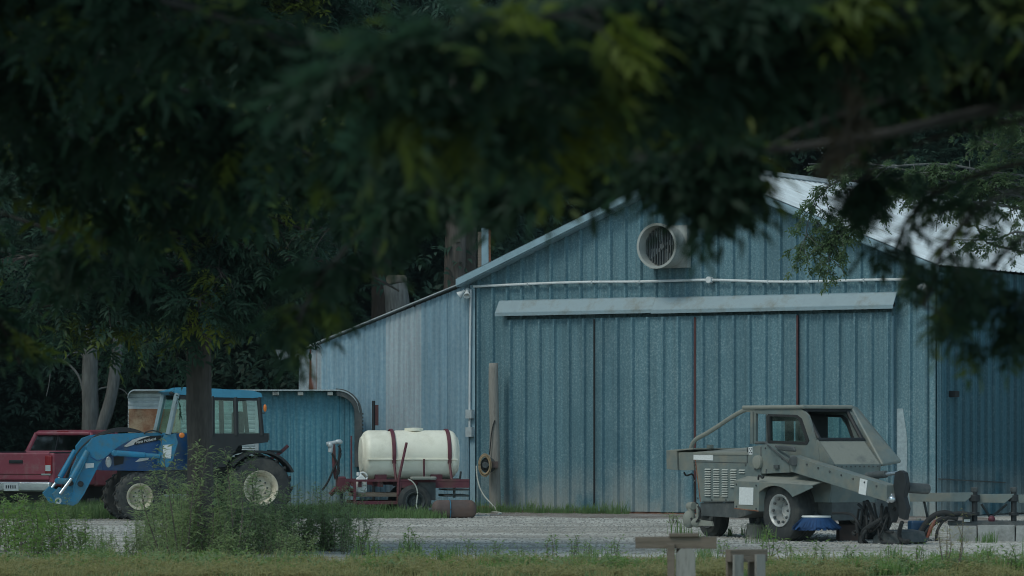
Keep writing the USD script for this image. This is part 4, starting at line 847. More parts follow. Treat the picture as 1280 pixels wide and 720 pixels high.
# sloping nose in front of the windscreen
n0 = ws1; nose_a = n0[0] + .36; nz = m3p(705, 300, bc)[2] - .03
obj('nose_top', slab([wpt(n0, bc), np.array([nose_a, bc, nz]), np.array([nose_a, bc2, nz]), wpt(n0, bc2)], .02), 'machine_dust', mc)
obj('nose_front', [slab([np.array([nose_a, bc, nz]), np.array([nose_a - .1, bc, .55]), np.array([nose_a - .1, bc2, .55]), np.array([nose_a, bc2, nz])], .03)], 'machine_grey', mc)
for b_ in (bc, bc2): obj('nose_side', prism([(n0[0], n0[2]), (nose_a, nz), (nose_a - .1, .55), (n0[0] - .4, .55), (n0[0] - .4, n0[2] - .2)], b_ - .012, b_ + .012), 'machine_grey', mc)
obj('rivet', [blob((nose_a + .004, bc + .05 + i * (bc2 - bc - .1) / 9, nz - .03), (.008, .012, .012)) for i in range(10)], 'machine_dark', mc)
# tall rounded shield at the far front corner
q0_ = np.array([ws0[0] + .02, bc2 + .05, roofz + .0]); q1_ = np.array([ws1[0] + .0, bc2 + .05, n0[2] - .05]); q2_ = np.array([nose_a - .02, bc2 + .05, nz]); 
obj('side_shield', hullpts([q0_, q0_ + [-.05, .12, -.02], q1_, q1_ + [-.1, .30, .02], q2_, q2_ + [.0, .30, .04], q0_ + [-.3, .05, -.1], q2_ + [-.5, .30, .0]], .03), 'machine_grey', mc, smooth=40)
# underbody, rear wheel, caster and motor
obj('chassis', [box(mp([(190, 500)], b0)[0][0], nose_a - .2, b0 + .45, bw - .35, .34, .62), box(wcm[0] - .1, wcm[0] + .1, .3, 1.45, RM - .08, RM + .08), box(nose_a - .6, nose_a - .1, b0 + .2, bw - .2, .3, .58)], 'machine_dark', mc)
rwp = m3p(240, 590, .5)
wl = obj('rear_wheel', move(tyre(.27, .14, .22), (rwp[0], .42, .27)), 'tyre_rubber', mc, smooth=35); obj('rim', move(rim(.14, .22, .05), (rwp[0], .42, .27)), 'machine_dark', wl, smooth=35)
wl = obj('rear_wheel', move(tyre(.27, .14, .22), (rwp[0], 1.35, .27)), 'tyre_rubber', mc, smooth=35)
cp = m3p(150, 535, .1)
obj('drive_motor', [cyl(m3p(150, 485, .1), m3p(152, 530, .1), .05, 16), blob(m3p(142, 545, .08), (.10, .09, .13)), blob(m3p(175, 560, .1), (.09, .08, .07)), cyl(m3p(140, 490, .1), m3p(162, 488, .1), .06, 14)], 'machine_dust', mc, smooth=40)
obj('drive_guard', [slab([m3p(175, 545, .1), m3p(245, 555, .1), m3p(250, 575, .1), m3p(178, 572, .1)], .03), tube([m3p(178, 480, b0), m3p(178, 560, .12)], .02, 6)], 'machine_dust', mc)
obj('motor_hose', tube(smoothline([m3p(*p, .05) for p in ((150, 540), (165, 560), (190, 520), (180, 490))], 12), .016, 6), 'black_rubber', mc)
# brushes
def brush(cpx, b_, r0, r1, h, mat_, n, plate, cw=.012):
    c = m3p(*cpx, b_); zt_ = c[2]; z0 = max(zt_ - h, .01)
    pl_ = obj('brush_plate', lathe([(0, 0), (r0, 0), (r0 + .01, .012), (r0, .028), (0, .035)], (c[0], c[1], zt_), (0, 0, 1), 30), plate, mc, smooth=30)
    rb = np.random.default_rng(5); vs, fs = [], []
    for i in range(n):
        t = rb.uniform(0, 2 * np.pi); k = rb.uniform(.75, 1) ** .5; w = cw * rb.uniform(.6, 1.3)
        p = np.array([c[0] + r0 * k * math.cos(t), c[1] + r0 * k * math.sin(t), zt_ + .003]); r1_ = r1 * k * rb.normal(1, .03); q = np.array([c[0] + r1_ * math.cos(t), c[1] + r1_ * math.sin(t), z0 + rb.uniform(0, .05)])
        sd = np.array([-math.sin(t), math.cos(t), 0]) * w; o = len(vs); vs += [p - sd, p + sd, q + sd, q - sd]; fs += [[o, o + 1, o + 2], [o, o + 2, o + 3]]
    obj('bristles', trimesh.Trimesh(vs, fs, process=False), mat_, pl_)
bc_ = m3p(690, 537, 0.0)
brush((688, 538), .22, .20, .345, .175, 'blue_bristle', 620, 'white_plastic', .012)
brush((432, 572), .55, .14, .17, .19, 'pale_bristle', 500, 'machine_dust')
obj('brush_arm', tube([m3p(688, 530, .25), m3p(660, 480, .5), m3p(640, 450, .7)], .03, 8), 'machine_dark', mc)
obj('brush_arm', tube([m3p(432, 565, .55), m3p(445, 520, .55)], .03, 8), 'machine_dark', mc)
obj('hinge_bar', tube([m3p(428, 218, bc - .06), m3p(470, 218, bc - .08), m3p(560, 280, bc - .08), m3p(640, 345, bc - .05)], .022, 8), 'machine_dark', mc)
obj('mirror_plate', hullpts([m3p(*p, bc - .15) for p in ((515, 232), (590, 240), (595, 250), (530, 245))], .02), 'machine_dark', mc, smooth=40)
# boom along the near side
ab0, ab1 = m3p(575, 272, .02), FM.b(Z4(235, 400), .02)
def beam(top0, top1, h0, h1, b_a, b_b): return prism([(top0[0], top0[2]), (top1[0], top1[2]), (top1[0], top1[2] - h1), (top0[0], top0[2] - h0)], b_a, b_b)
boom_b = FM.b(Z4(228, 470), .02)
boom = obj('boom', beam(ab0, ab1, .22, ab1[2] - boom_b[2], .02, .20), 'machine_grey', mc)
obj('label_plate', prism(FM.az([Z4(122, 370), Z4(153, 378), Z4(145, 443), Z4(115, 435)], .02), .0135, .0195), 'label_white', boom)
obj('boom_pivot', cyl(m3p(590, 295, -.02), m3p(590, 295, .25), .07, 18), 'machine_dark', mc)
obj('boom_cylinder', [cyl(FM.b(Z4(150, 360), .3), FM.b(Z4(232, 352), .3), .05, 14)], 'machine_dark', mc, smooth=30); obj('cylinder_rod', cyl(FM.b(Z4(225, 354), .3), FM.b(Z4(290, 346), .3), .025, 12), 'chrome', mc, smooth=30)
m4 = lambda x, y, b_: FM.b(Z4(x, y), b_)
head = obj('head_frame', [prism(FM.az([Z4(*p) for p in ((278, 345), (298, 336), (316, 346), (324, 390), (314, 450), (328, 500), (318, 548), (296, 540), (284, 480), (270, 400))], .12), .09, .16),
    prism(FM.az([Z4(*p) for p in ((240, 400), (272, 395), (284, 500), (262, 560), (246, 480))], .2), .17, .26)], 'black_paint', mc)
obj('head_roller', cyl(m4(320, 410, .2), m4(412, 416, .55), .07, 18), 'machine_dark', mc, smooth=30)
obj('head_joint', [blob(m4(258, 460, .0), (.05, .05, .05)), cyl(m4(240, 470, .02), m4(262, 440, .02), .03, 12)], 'chrome', mc, smooth=True)
for pts, r_ in ((((290, 440), (250, 520), (170, 570), (130, 610), (125, 650)), .055), (((260, 500), (190, 560), (140, 600), (150, 648)), .035), (((150, 470), (170, 520), (160, 580)), .05), (((0, 520), (60, 520), (110, 560), (140, 600)), .03), (((210, 560), (205, 620), (240, 650), (300, 650)), .028), (((300, 560), (290, 620), (330, 640)), .05), (((180, 480), (200, 560), (260, 600)), .03)):
    obj('hydraulic_hose', tube(smoothline([m4(*p, .12 + .15 * (i % 2)) for i, p in enumerate(pts)], 18), r_ * .6, 8), 'black_rubber', mc, smooth=True)
obj('shaker_clamp', [prism(FM.az([Z4(*p) for p in ((190, 620), (235, 590), (285, 600), (300, 645), (270, 655), (185, 652))], .3), .25, .75)], 'machine_dark', mc)

rb = np.random.default_rng(17)
for i in range(9):                      # slack hydraulic lines under the boom and the nose
    x0 = rb.uniform(20, 250); y0 = rb.uniform(470, 520); x1 = x0 + rb.uniform(-90, 110); pts = [(x0, y0), ((x0 + x1) / 2 + rb.uniform(-25, 25), rb.uniform(570, 640)), (x1, rb.uniform(500, 600)), (x1 + rb.uniform(-30, 30), rb.uniform(600, 648))]
    obj('hydraulic_hose', tube(smoothline([m4(*p, .15 + .25 * rb.uniform()) for p in pts], 18), rb.uniform(.012, .026), 6), 'black_rubber', mc, smooth=True)
for i in range(8):
    t = .06 + i * .12; p = ab0 + (ab1 - ab0) * t; obj('bolt', cyl((p[0], .02, p[2] - .05), (p[0], .004, p[2] - .05), .014, 6), 'machine_dark', boom)
for x_, y_ in ((168, 310), (168, 380), (180, 455), (385, 312), (425, 330), (425, 280), (470, 240), (540, 285), (300, 462), (240, 462), (345, 395), (345, 490), (430, 400), (430, 500)):
    bb_ = bf if x_ > 330 and y_ > 385 else b0; p = m3p(x_, y_, bb_); obj('bolt', cyl((p[0], bb_, p[2]), (p[0], bb_ - .012, p[2]), .013, 6), 'machine_dark', eng if bb_ == b0 else fb)
obj('panel_seam', [prism(mp([(200, 466), (335, 466), (335, 469), (200, 469)], b0), b0 - .004, b0 + .01), prism(mp([(478, 224), (482, 226), (575, 302), (572, 305)], b0), b0 - .03, b0 + .01), prism(mp([(448, 350), (452, 350), (452, 236), (448, 236)], b0), b0 - .004, b0 + .01)], 'machine_dark', eng)
obj('oil_stain', [prism(mp([(228, 330), (236, 330), (233, 462), (229, 450)], b0), b0 - .002, b0 - .0005), prism(mp([(470, 330), (476, 330), (474, 350), (471, 350)], b0), b0 - .002, b0 - .0005)], 'machine_dark', eng)
obj('edge_rust', [prism(mp([(164, 268), (168, 268), (192, 470), (189, 470)], b0), b0 - .003, b0 - .0006), prism(mp([(335, 496), (440, 508), (440, 512), (335, 500)], bf), bf - .003, bf - .0006)], 'rust', eng)

# implement on the right, resting on concrete blocks
FI = Frame(P(1205, 677, 48.95)[:2], -6.0)
im = thing('beam_implement', 'grey steel beam implement with black bolts propped on concrete blocks', 'implement', FI.O, -6.0)
i4 = lambda x, y, b_: FI.b(Z4(x, y), b_)
def ibox(x0, y0, x1, y1, ba, bb): p, q = i4(x0, y1, ba), i4(x1, y0, ba); return box(p[0], q[0], ba, bb, p[2], q[2])
obj('beam', prism(FI.az([Z4(*p) for p in ((330, 434), (605, 431), (605, 442), (572, 470), (335, 470))], -.1), -.1, .05), 'machine_grey', im)
obj('beam', prism(FI.az([Z4(*p) for p in ((628, 438), (780, 437), (778, 446), (740, 476), (630, 474))], -.02), -.02, .12), 'machine_grey', im)
obj('beam', prism(FI.az([Z4(*p) for p in ((798, 440), (980, 442), (980, 478), (800, 476))], .0), .0, .14), 'machine_grey', im)
for x, b_ in ((611, -.05), (779, .05), (955, .08)):
    bt = obj('bolt_post', [cyl(i4(x, 555, b_), i4(x, 425, b_), .04, 14), cyl(i4(x, 470, b_), i4(x, 440, b_), .075, 14), cyl(i4(x, 530, b_), i4(x, 515, b_), .07, 14)], 'black_paint', im, smooth=30)
    obj('nut', [cyl(i4(x, 428, b_), i4(x, 408, b_), .05, 6)], 'machine_dark', bt)
obj('skid_plate', [ibox(500, 556, 830, 572, -.2, .5)], 'machine_dark', im)
obj('strut', [tube([i4(395, 470, 0), i4(410, 540, .1)], .02, 6)], 'machine_dark', im)
obj('strut', tube([i4(640, 480, .2), i4(690, 555, .2)], .02, 6), 'machine_dark', im); obj('strut', tube([i4(750, 480, .2), i4(680, 540, .2)], .02, 6), 'machine_dark', im)
obj('bracket', [ibox(560, 528, 600, 560, -.2, -.05), ibox(455, 515, 560, 530, -.1, .3)], 'machine_dark', im); obj('tag_plate', ibox(566, 545, 592, 556, -.21, -.2), 'label_white', im)
obj('lug', [blob(i4(684, 545, -.1), (.05, .05, .05)), ], 'trailer_red', im, smooth=True)
for pts, r_ in ((((345, 650), (385, 590), (430, 535), (480, 518), (520, 530)), .04), (((380, 655), (420, 580), (470, 545), (540, 545)), .03), (((450, 650), (450, 600), (480, 550)), .02), (((480, 550), (540, 520), (600, 530)), .03)):
    obj('hose', tube(smoothline([i4(*p, -.25) for p in pts], 18), r_, 8), 'black_rubber', im, smooth=True)
for k, (x0, y0, x1, y1, lab) in enumerate(((505, 574, 620, 652, 'pale concrete block under the beam, nearest the grey machine'), (624, 571, 782, 652, 'longest pale concrete block under the beam, in the middle of the row'), (786, 574, 910, 650, 'concrete block at the right end of the row under the beam'))):
    p, q = i4(x0, y1, -.32), i4(x1, y0, -.32); ci = FI.w(((p[0] + q[0]) / 2, -.12, 0))
    t_ = thing('concrete_block', lab, 'block', ci, -6.0 + k * 1.2); hw_ = (q[0] - p[0]) / 2
    m = box(-hw_, hw_, -.2, .2, .0, q[2] + .0 if k else q[2]); m = m.subdivide().subdivide(); m.vertices += (meshkit.fbm(m.vertices * 5, 3, k)[:, None] - .5) * .012
    obj('block', m, 'concrete', t_)
bp = i4(372, 640, -.3)
bk_ = thing('blue_container', 'small blue plastic container behind the black hoses', 'container', FI.w((i4(370, 640, -.05)[0], -.05, 0)), 10)
obj('container_body', hullpts([(sx * .10, sy * .08, z) for sx in (-1, 1) for sy in (-1, 1) for z in (.04, .26)], .03), 'blue_plastic', bk_, smooth=40); obj('container_lid', cyl((0, 0, .288), (0, 0, .32), .04, 14), 'machine_dust', bk_)
oq = i4(425, 640, -.28)
ot = thing('orange_tool', 'orange tool handle leaning on the black hoses', 'tool', FI.w((oq[0], -.28, 0)), 0)
obj('handle', tube([(-.06, 0, .04), (.0, 0, .2), (.06, .02, .30)], [.018, .03, .022], 8), 'orange_plastic', ot, smooth=True)
obj('tool_head', box(-.09, -.03, -.03, .03, .004, .06), 'machine_dark', ot)
rb_ = thing('rusty_block', 'rusty brown block on the ground behind the blue brush', 'block', FM.w(FM.b(Z4(75, 640), .9)) * [1, 1, 0], 5)
obj('block_body', rbox(-.17, .17, -.12, .12, 0, .24, .02), 'brown_iron', rb_, smooth=40)

# ------------------------------------------------------------------ sawhorses
def sawhorse(px, D, w_px, y_top, th_px, legs, label, yaw):
    S = F / D; q = P(px, y_top, D); t = thing('sawhorse', label, 'sawhorse', (q[0], D, 0), yaw)
    top = q[2]; hw_ = w_px / S / 2; th = th_px / S
    m = box(-hw_, hw_, -.05, .05, top - th, top).subdivide().subdivide().subdivide(); m.vertices += (meshkit.fbm(m.vertices * [3, 14, 14], 3, int(px))[:, None] - .5) * .014
    obj('top_beam', m, 'plank_wood', t)
    return t, top, th
s1, top1, th1 = sawhorse(845, 31.0, 101, 671, 14.5, None, 'nearer and wider rough sawhorse with a loose board on top', -4)
obj('loose_board', box(-.06, .20, -.07, .05, top1 + .003, top1 + .032), 'plank_wood', s1)
obj('leg', box(-.075, -.01, -.09, -.052, 0, top1 - th1 * .6), 'plank_wood', s1, label='dark leg')
obj('leg', prism([(-.005, 0), (.175, 0), (.17, top1 - th1 - .05), (.14, top1 - th1 - .005), (.04, top1 - th1 - .002), (.0, top1 - th1 - .05)], -.075, -.03), 'post_wood', s1, label='wide pale leg')
obj('leg', box(.0, .08, .055, .10, 0, top1 - th1 - .005), 'plank_wood', s1)
s2, top2, th2 = sawhorse(933, 31.5, 52, 687, 15, None, 'narrow sawhorse with two short legs, right of the wider one', 24)
for x in (-.12, .10): obj('leg', box(x - .045, x + .045, -.09, -.052, 0, top2 - th2 * .4), 'post_wood', s2); obj('leg', box(x - .04, x + .04, .052, .09, 0, top2 - th2 * .4), 'plank_wood', s2)

# ------------------------------------------------------------------ foliage
def leaflet(n=3, L=.12, Wd=.03, bend=.25):
    """a lanceolate leaf blade, folded on the midrib, pointing along +x"""
    t = np.linspace(0, 1, n + 1); w = Wd * np.sin(np.pi * np.clip(t, 0, 1) ** .8) * .5; w[0] = w[-1] = 0
    mid = np.stack([t * L, 0 * t, -bend * L * t ** 2], 1); l = mid + np.stack([0 * t, w, w * .35], 1); r = mid + np.stack([0 * t, -w, w * .35], 1)
    v = [mid[0]]; f = []; idx = []
    for i in range(1, n): idx.append((len(v), len(v) + 1)); v += [l[i], r[i]]
    v.append(mid[-1]); e = len(v) - 1
    f += [[0, idx[0][1], idx[0][0]]]
    for (a_, b_), (c_, d_) in zip(idx[:-1], idx[1:]): f += [[a_, b_, d_], [a_, d_, c_]]
    f += [[idx[-1][0], idx[-1][1], e]]
    return np.array(v), np.array(f)
def frond(pairs, L, leafL, leafW, n=3, seed=0, bend=.3):
    rr = np.random.default_rng(seed); V, Fc = [], []; o = 0
    for i in range(pairs * 2 + 1):
        k = i // 2; s = 1 if i % 2 else -1; t = .2 + .8 * k / pairs
        base = np.array([L * t, 0, -bend * L * t * t])
        ang = s * rr.uniform(.8, 1.15) if i < pairs * 2 else 0.0
        v, f = leaflet(n, leafL * rr.uniform(.8, 1.15), leafW * rr.uniform(.85, 1.15), rr.uniform(.1, .5))
        ro = rr.uniform(-.5, .5); v = v @ np.array([[1, 0, 0], [0, math.cos(ro), math.sin(ro)], [0, -math.sin(ro), math.cos(ro)]])
        c, s_ = math.cos(ang), math.sin(ang); v = v @ np.array([[c, s_, 0], [-s_, c, 0], [0, 0, 1]]) + base
        V.append(v); Fc.append(f + o); o += len(v)
    return np.vstack(V), np.vstack(Fc)
def spread(protos, pos, dirs, up, scale, seed=0):
    """copies of leaf clusters at points along directions, as one mesh"""
    rr = np.random.default_rng(seed); pos = np.asarray(pos, float); d = np.asarray(dirs, float); d /= np.linalg.norm(d, axis=1, keepdims=True)
    y = np.cross(up, d); y /= np.linalg.norm(y, axis=1, keepdims=True) + 1e-9; z = np.cross(d, y)
    pick = rr.integers(0, len(protos), len(pos)); V, Fc, o = [], [], 0
    for k, (v, f) in enumerate(protos):
        s = np.nonzero(pick == k)[0]
        if not len(s): continue
        M = np.stack([d[s], y[s], z[s]], 1) * np.asarray(scale)[s][:, None, None]
        vv = np.einsum('vi,nij->nvj', v, M) + pos[s][:, None]
        V.append(vv.reshape(-1, 3)); Fc.append((f[None] + (np.arange(len(s)) * len(v))[:, None, None]).reshape(-1, 3) + o); o += len(s) * len(v)
    return trimesh.Trimesh(np.vstack(V), np.vstack(Fc), process=False)
def rand_dirs(n, rr, zmin=-.6, zmax=.5):
    t = rr.uniform(0, 2 * np.pi, n); z = rr.uniform(zmin, zmax, n); r = np.sqrt(1 - z * z); return np.stack([r * np.cos(t), r * np.sin(t), z], 1)
class Tree:
    """limbs with twigs, and leaf clusters along the twigs"""
    def __init__(s, seed): s.r = np.random.default_rng(seed); s.wood = []; s.pos = []; s.dir = []; s.up = []; s.sc = []; s.keep = lambda p: True
    def limb(s, pts, r0, r1, twigs, tl=(.3, .8), per=5, droop=.4, start=.15, fs=(.8, 1.2), sides=7, twigr=.006, gap=None):
        line = smoothline(pts, 28, True); s.wood.append(tube(line, np.linspace(r0, r1, 28), sides)); rr = s.r
        for _ in range(twigs):
            t = rr.uniform(start, 1); k = min(int(t * 27), 26); p = line[k] + (line[k + 1] - line[k]) * (t * 27 - k)
            ax = line[k + 1] - line[k]; ax /= np.linalg.norm(ax)
            d = rand_dirs(1, rr, -.7, .6)[0] + ax * .6; d /= np.linalg.norm(d); L = rr.uniform(*tl) * (1.15 - .5 * t)
            c = np.array([p, p + d * L * .5 + [0, 0, -droop * .1 * L], p + d * L + [0, 0, -droop * L]])
            if not s.keep(c[2]): continue
            tw = smoothline(c, 6); s.wood.append(tube(tw, np.linspace(twigr, twigr * .4, 6), 4))
            for j in range(per):
                u = rr.uniform(.25, 1) if j else 1.0; kk = min(int(u * 5), 4); q = tw[kk] + (tw[kk + 1] - tw[kk]) * (u * 5 - kk)
                dd = d * .7 + rand_dirs(1, rr, -.8, .3)[0]; s.pos.append(q); s.dir.append(dd); s.up.append(np.array([0, 0, 1]) + rr.normal(0, .45, 3)); s.sc.append(rr.uniform(*fs))
        return line
    def leaves(s, protos, seed): return spread(protos, s.pos, s.dir, np.array(s.up), s.sc, seed)
near_f = [frond(5, .26, .125, .034, 5, k, .35) for k in range(5)]
mid_f = [frond(4, .24, .12, .036, 3, k, .35) for k in range(4)]
def split(line, center, R): pass

# --- the tree whose trunk stands in front of the tractor
TD = 43.0
tb = P(249, 690, TD)
t1 = Tree(11); t1.keep = lambda p: not (p[0] > -2.35 and p[2] < 4.35)
tA = thing('pecan_tree', 'leafy tree with dark straight trunk standing in the weeds before the tractor', 'tree')
trk = smoothline([(tb[0], TD, -.05), (tb[0] + .01, TD, 1.2), (tb[0] + .0, TD, 2.6), (tb[0] + .05, TD, 4.2), (tb[0], TD + .1, 6.5), (tb[0] - .1, TD, 9)], 40)
m = tube(trk, np.concatenate([[.21, .175], np.linspace(.160, .14, 18), np.linspace(.135, .05, 20)]), 14); m.vertices += (meshkit.fbm(m.vertices * [6, 6, 1.5], 3, 4)[:, None] - .5) * .04
obj('trunk', m, 'bark', tA, smooth=True)
rr = np.random.default_rng(21)
for i in range(46):
    z0 = rr.uniform(3.4, 8.3); an = rr.uniform(0, 2 * np.pi) if i > 7 else i * .785; L = rr.uniform(2.4, 4.4) * (1.0 if z0 < 6 else .75) * (1 - .42 * max(0, math.cos(an)))
    o = np.array([np.interp(z0, trk[:, 2], trk[:, 0]), TD, z0]); d = np.array([math.cos(an), math.sin(an), 0])
    lift = rr.uniform(-.15, .35)
    t1.limb([o, o + d * L * .5 + [0, 0, L * (lift + .1) * .5], o + d * L + [0, 0, L * lift - .35]], .05, .012, 26, (.5, 1.3), 6, .35, .15, (.8, 1.3))
for i in range(14):
    an = -math.pi / 2 + (i - 6.5) * .2; z0 = 3.1 + (i % 7) * .35; o = np.array([tb[0], TD, z0]); L = 1.3 + .1 * (i % 4); d = np.array([math.cos(an), math.sin(an), 0])
    t1.limb([o, o + d * L * .5 + [0, 0, .1], o + d * L + [0, 0, -.1]], .03, .008, 22, (.3, .7), 6, .4, .2, (.7, 1.1))
# two long limbs that reach out to the left and right over the yard
for px in (((250, 290), (160, 290), (40, 320), (-60, 340)), ((250, 270), (330, 275), (400, 290), (430, 270)), ((250, 320), (330, 330), (385, 360)), ((250, 330), (150, 365), (40, 385))):
    t1.limb([P(x, y, TD - .4 * i) for i, (x, y) in enumerate(px)], .05, .012, 34, (.4, 1.0), 6, .45, .1, (.8, 1.2))
obj('limbs', t1.wood, 'bark', tA); obj('crown', t1.leaves(mid_f, 1), 'leaf_mid', tA)

# --- near tree, trunk out of view to the right: its low boughs cross the top of the view
t2 = Tree(12)
tB = thing('pecan_tree', 'near tree at right whose blurred boughs hang across the top', 'tree')
bx, by = 5.6, 14.0
m = tube(smoothline([(bx, by, -.05), (bx + .05, by, 1.5), (bx - .05, by - .1, 3.2), (bx, by, 5.5), (bx + .2, by, 8)], 24), np.concatenate([[.36, .30], np.linspace(.27, .09, 22)]), 16); obj('trunk', m, 'bark', tB, smooth=True)
TR = np.array([bx, by, 0.0])
def L2(start_z, px, r0=.05, tw=30, **k):
    pts = [TR + [0, 0, start_z]] + [P(*p) for p in px]
    kw = dict(tl=(.10, .30), per=5, droop=.35, start=.25, fs=(.55, .85)); kw.update(k)
    if 'k0' in kw: d_ = np.concatenate([[0], np.cumsum(np.linalg.norm(np.diff(np.array(pts), axis=0), axis=1))]); kw['start'] = d_[kw.pop('k0') + 1] / d_[-1]
    return t2.limb(pts, r0, .008, tw, **kw)
L2(2.9, ((1290, 130, 12.5), (1080, 172, 12), (940, 190, 12), (840, 196, 12), (740, 205, 12)), .06, 12, droop=.1, fs=(.3, .5), k0=2)
L2(3.4, ((1300, -30, 12), (1050, 5, 11.2), (850, 70, 11), (700, 100, 10.5), (560, 120, 10.3)), .05, 130)
L2(3.5, ((1300, -60, 11.5), (1000, -20, 11), (760, 10, 10.5), (560, 50, 10), (420, 110, 10)), .05, 130)
L2(3.4, ((1300, 20, 14), (1000, 55, 14), (800, 130, 14), (600, 140, 14), (450, 180, 14)), .05, 130)
L2(3.4, ((1250, 0, 13.5), (900, 70, 13.5), (700, 140, 13.5), (560, 200, 13.7), (450, 290, 14), (372, 400, 14.5)), .05, 90, start=.35, tl=(.08, .2), fs=(.4, .65))
L2(2.9, ((1310, 230, 14), (1240, 250, 13.5), (1180, 310, 13), (1155, 385, 13)), .02, 10, tl=(.08, .26), k0=1, fs=(.4, .62))
L2(2.8, ((1360, 300, 14.5), (1310, 340, 14), (1285, 370, 14), (1268, 395, 14)), .02, 8, tl=(.08, .2), k0=1, fs=(.4, .62))
L2(2.9, ((1300, 200, 14), (1180, 235, 14), (1130, 280, 14), (1115, 320, 14)), .02, 7, tl=(.06, .2), k0=1, fs=(.35, .55))
L2(2.9, ((1330, 270, 14.5), (1290, 290, 14), (1240, 330, 14), (1200, 385, 14)), .02, 9, tl=(.08, .26), k0=1, fs=(.4, .62))
L2(3.0, ((1280, 150, 13), (1120, 190, 12.6), (1070, 225, 12.6), (1060, 245, 12.6)), .02, 12, tl=(.04, .12), k0=1, fs=(.35, .5))
L2(3.0, ((1260, 90, 12.5), (1060, 140, 12.2), (950, 190, 12.1), (900, 250, 12.0)), .03, 12, tl=(.08, .22), k0=2, fs=(.45, .7))
L2(3.0, ((1200, 80, 12.5), (960, 130, 12.2), (880, 165, 12.1), (858, 195, 12.0)), .03, 12, tl=(.08, .2), k0=2)
L2(3.1, ((1200, 60, 12.5), (860, 110, 12.4), (720, 170, 12.4), (650, 215, 12.5), (625, 265, 12.5)), .03, 50, tl=(.08, .2), start=.55)
L2(3.1, ((1200, 60, 12.5), (880, 100, 12.4), (780, 150, 12.4), (725, 200, 12.5)), .03, 40, tl=(.08, .2), start=.55)
L2(3.2, ((1200, 30, 13), (800, 80, 13), (620, 150, 13), (530, 235, 13)), .03, 60, tl=(.10, .25), start=.5)
for i in range(18):                     # the crown above the view, which shades the boughs
    an = np.random.default_rng(100 + i).uniform(1.7, 5.0); r1 = np.random.default_rng(200 + i).uniform(2.5, 8.5); z0 = 4.5 + (i % 10) * .42
    o = TR + [0, 0, z0]; e_ = TR + [math.cos(an) * r1, math.sin(an) * r1 * .9 - .5, z0 + .9]
    t2.limb([o, (o + e_) / 2 + [0, 0, .5], e_], .05, .012, 44, (.4, 1.0), 6, .4, .15, (1.3, 2.2))
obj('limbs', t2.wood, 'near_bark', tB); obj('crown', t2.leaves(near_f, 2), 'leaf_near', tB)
# bunch of dead leaves hanging in the near boughs
dl = Tree(31); q0 = P(1052, 20, 8.3)
dd_ = thing('dead_spray', 'hanging spray of brown dead leaves caught in the near boughs', 'dead leaves')
dl.limb([P(1050, -30, 11.3), P(1056, 60, 11.3), P(1062, 140, 11.3), P(1052, 180, 11.3), P(1040, 205, 11.35)], .012, .004, 34, (.02, .05), 2, .7, .1, (.2, .32))
obj('stem', dl.wood, 'dry_twig', dd_); obj('leaves', dl.leaves(near_f, 3), 'dead_leaf', dd_)

# --- near tree at the left, trunk out of view
t3 = Tree(13)
tC = thing('pecan_tree', 'near tree at left whose dark boughs fill the upper corner', 'tree')
cx, cy_ = -5.2, 15.0; TL = np.array([cx, cy_, 0.0])
m = tube(smoothline([(cx, cy_, -.05), (cx, cy_, 1.5), (cx + .08, cy_ - .1, 3.2), (cx, cy_, 6), (cx, cy_, 8)], 24), np.concatenate([[.34, .28], np.linspace(.25, .09, 22)]), 16); obj('trunk', m, 'bark', tC, smooth=True)
def L3(start_z, px, r0=.05, tw=30, **k):
    kw = dict(tl=(.15, .42), per=5, droop=.4, start=.2, fs=(.6, 1.0)); kw.update(k); t3.limb([TL + [0, 0, start_z]] + [P(*p) for p in px], r0, .008, tw, **kw)
L3(2.8, ((-40, 60, 17), (100, 90, 16.5), (230, 140, 16.5), (340, 160, 16.5)), .05, 110)
L3(3.3, ((-40, -40, 15), (150, -10, 14.5), (300, 30, 14), (430, 90, 14)), .05, 130)
L3(2.6, ((-60, 150, 18), (60, 170, 18), (160, 215, 18), (250, 235, 18)), .04, 90)
L3(2.3, ((-60, 330, 20), (-10, 390, 20), (15, 430, 20), (25, 455, 20)), .02, 30, tl=(.12, .25), start=.5)
L3(3.0, ((0, 30, 19), (200, 100, 20), (380, 190, 21), (480, 240, 21)), .05, 110)
L3(2.5, ((-60, 250, 20), (40, 280, 20), (140, 310, 20)), .03, 60)
for i in range(14):
    an = np.random.default_rng(300 + i).uniform(-1.7, 1.7); r1 = np.random.default_rng(400 + i).uniform(2.5, 6.5); z0 = 4.1 + (i % 8) * .5
    o = TL + [0, 0, z0]; e_ = TL + [math.cos(an) * r1, math.sin(an) * r1, z0 + .8]; t3.limb([o, (o + e_) / 2 + [0, 0, .5], e_], .05, .012, 40, (.4, 1.0), 6, .4, .15, (1.3, 2.2))
obj('limbs', t3.wood, 'near_bark', tC); obj('crown', t3.leaves(near_f, 4), 'leaf_near', tC)

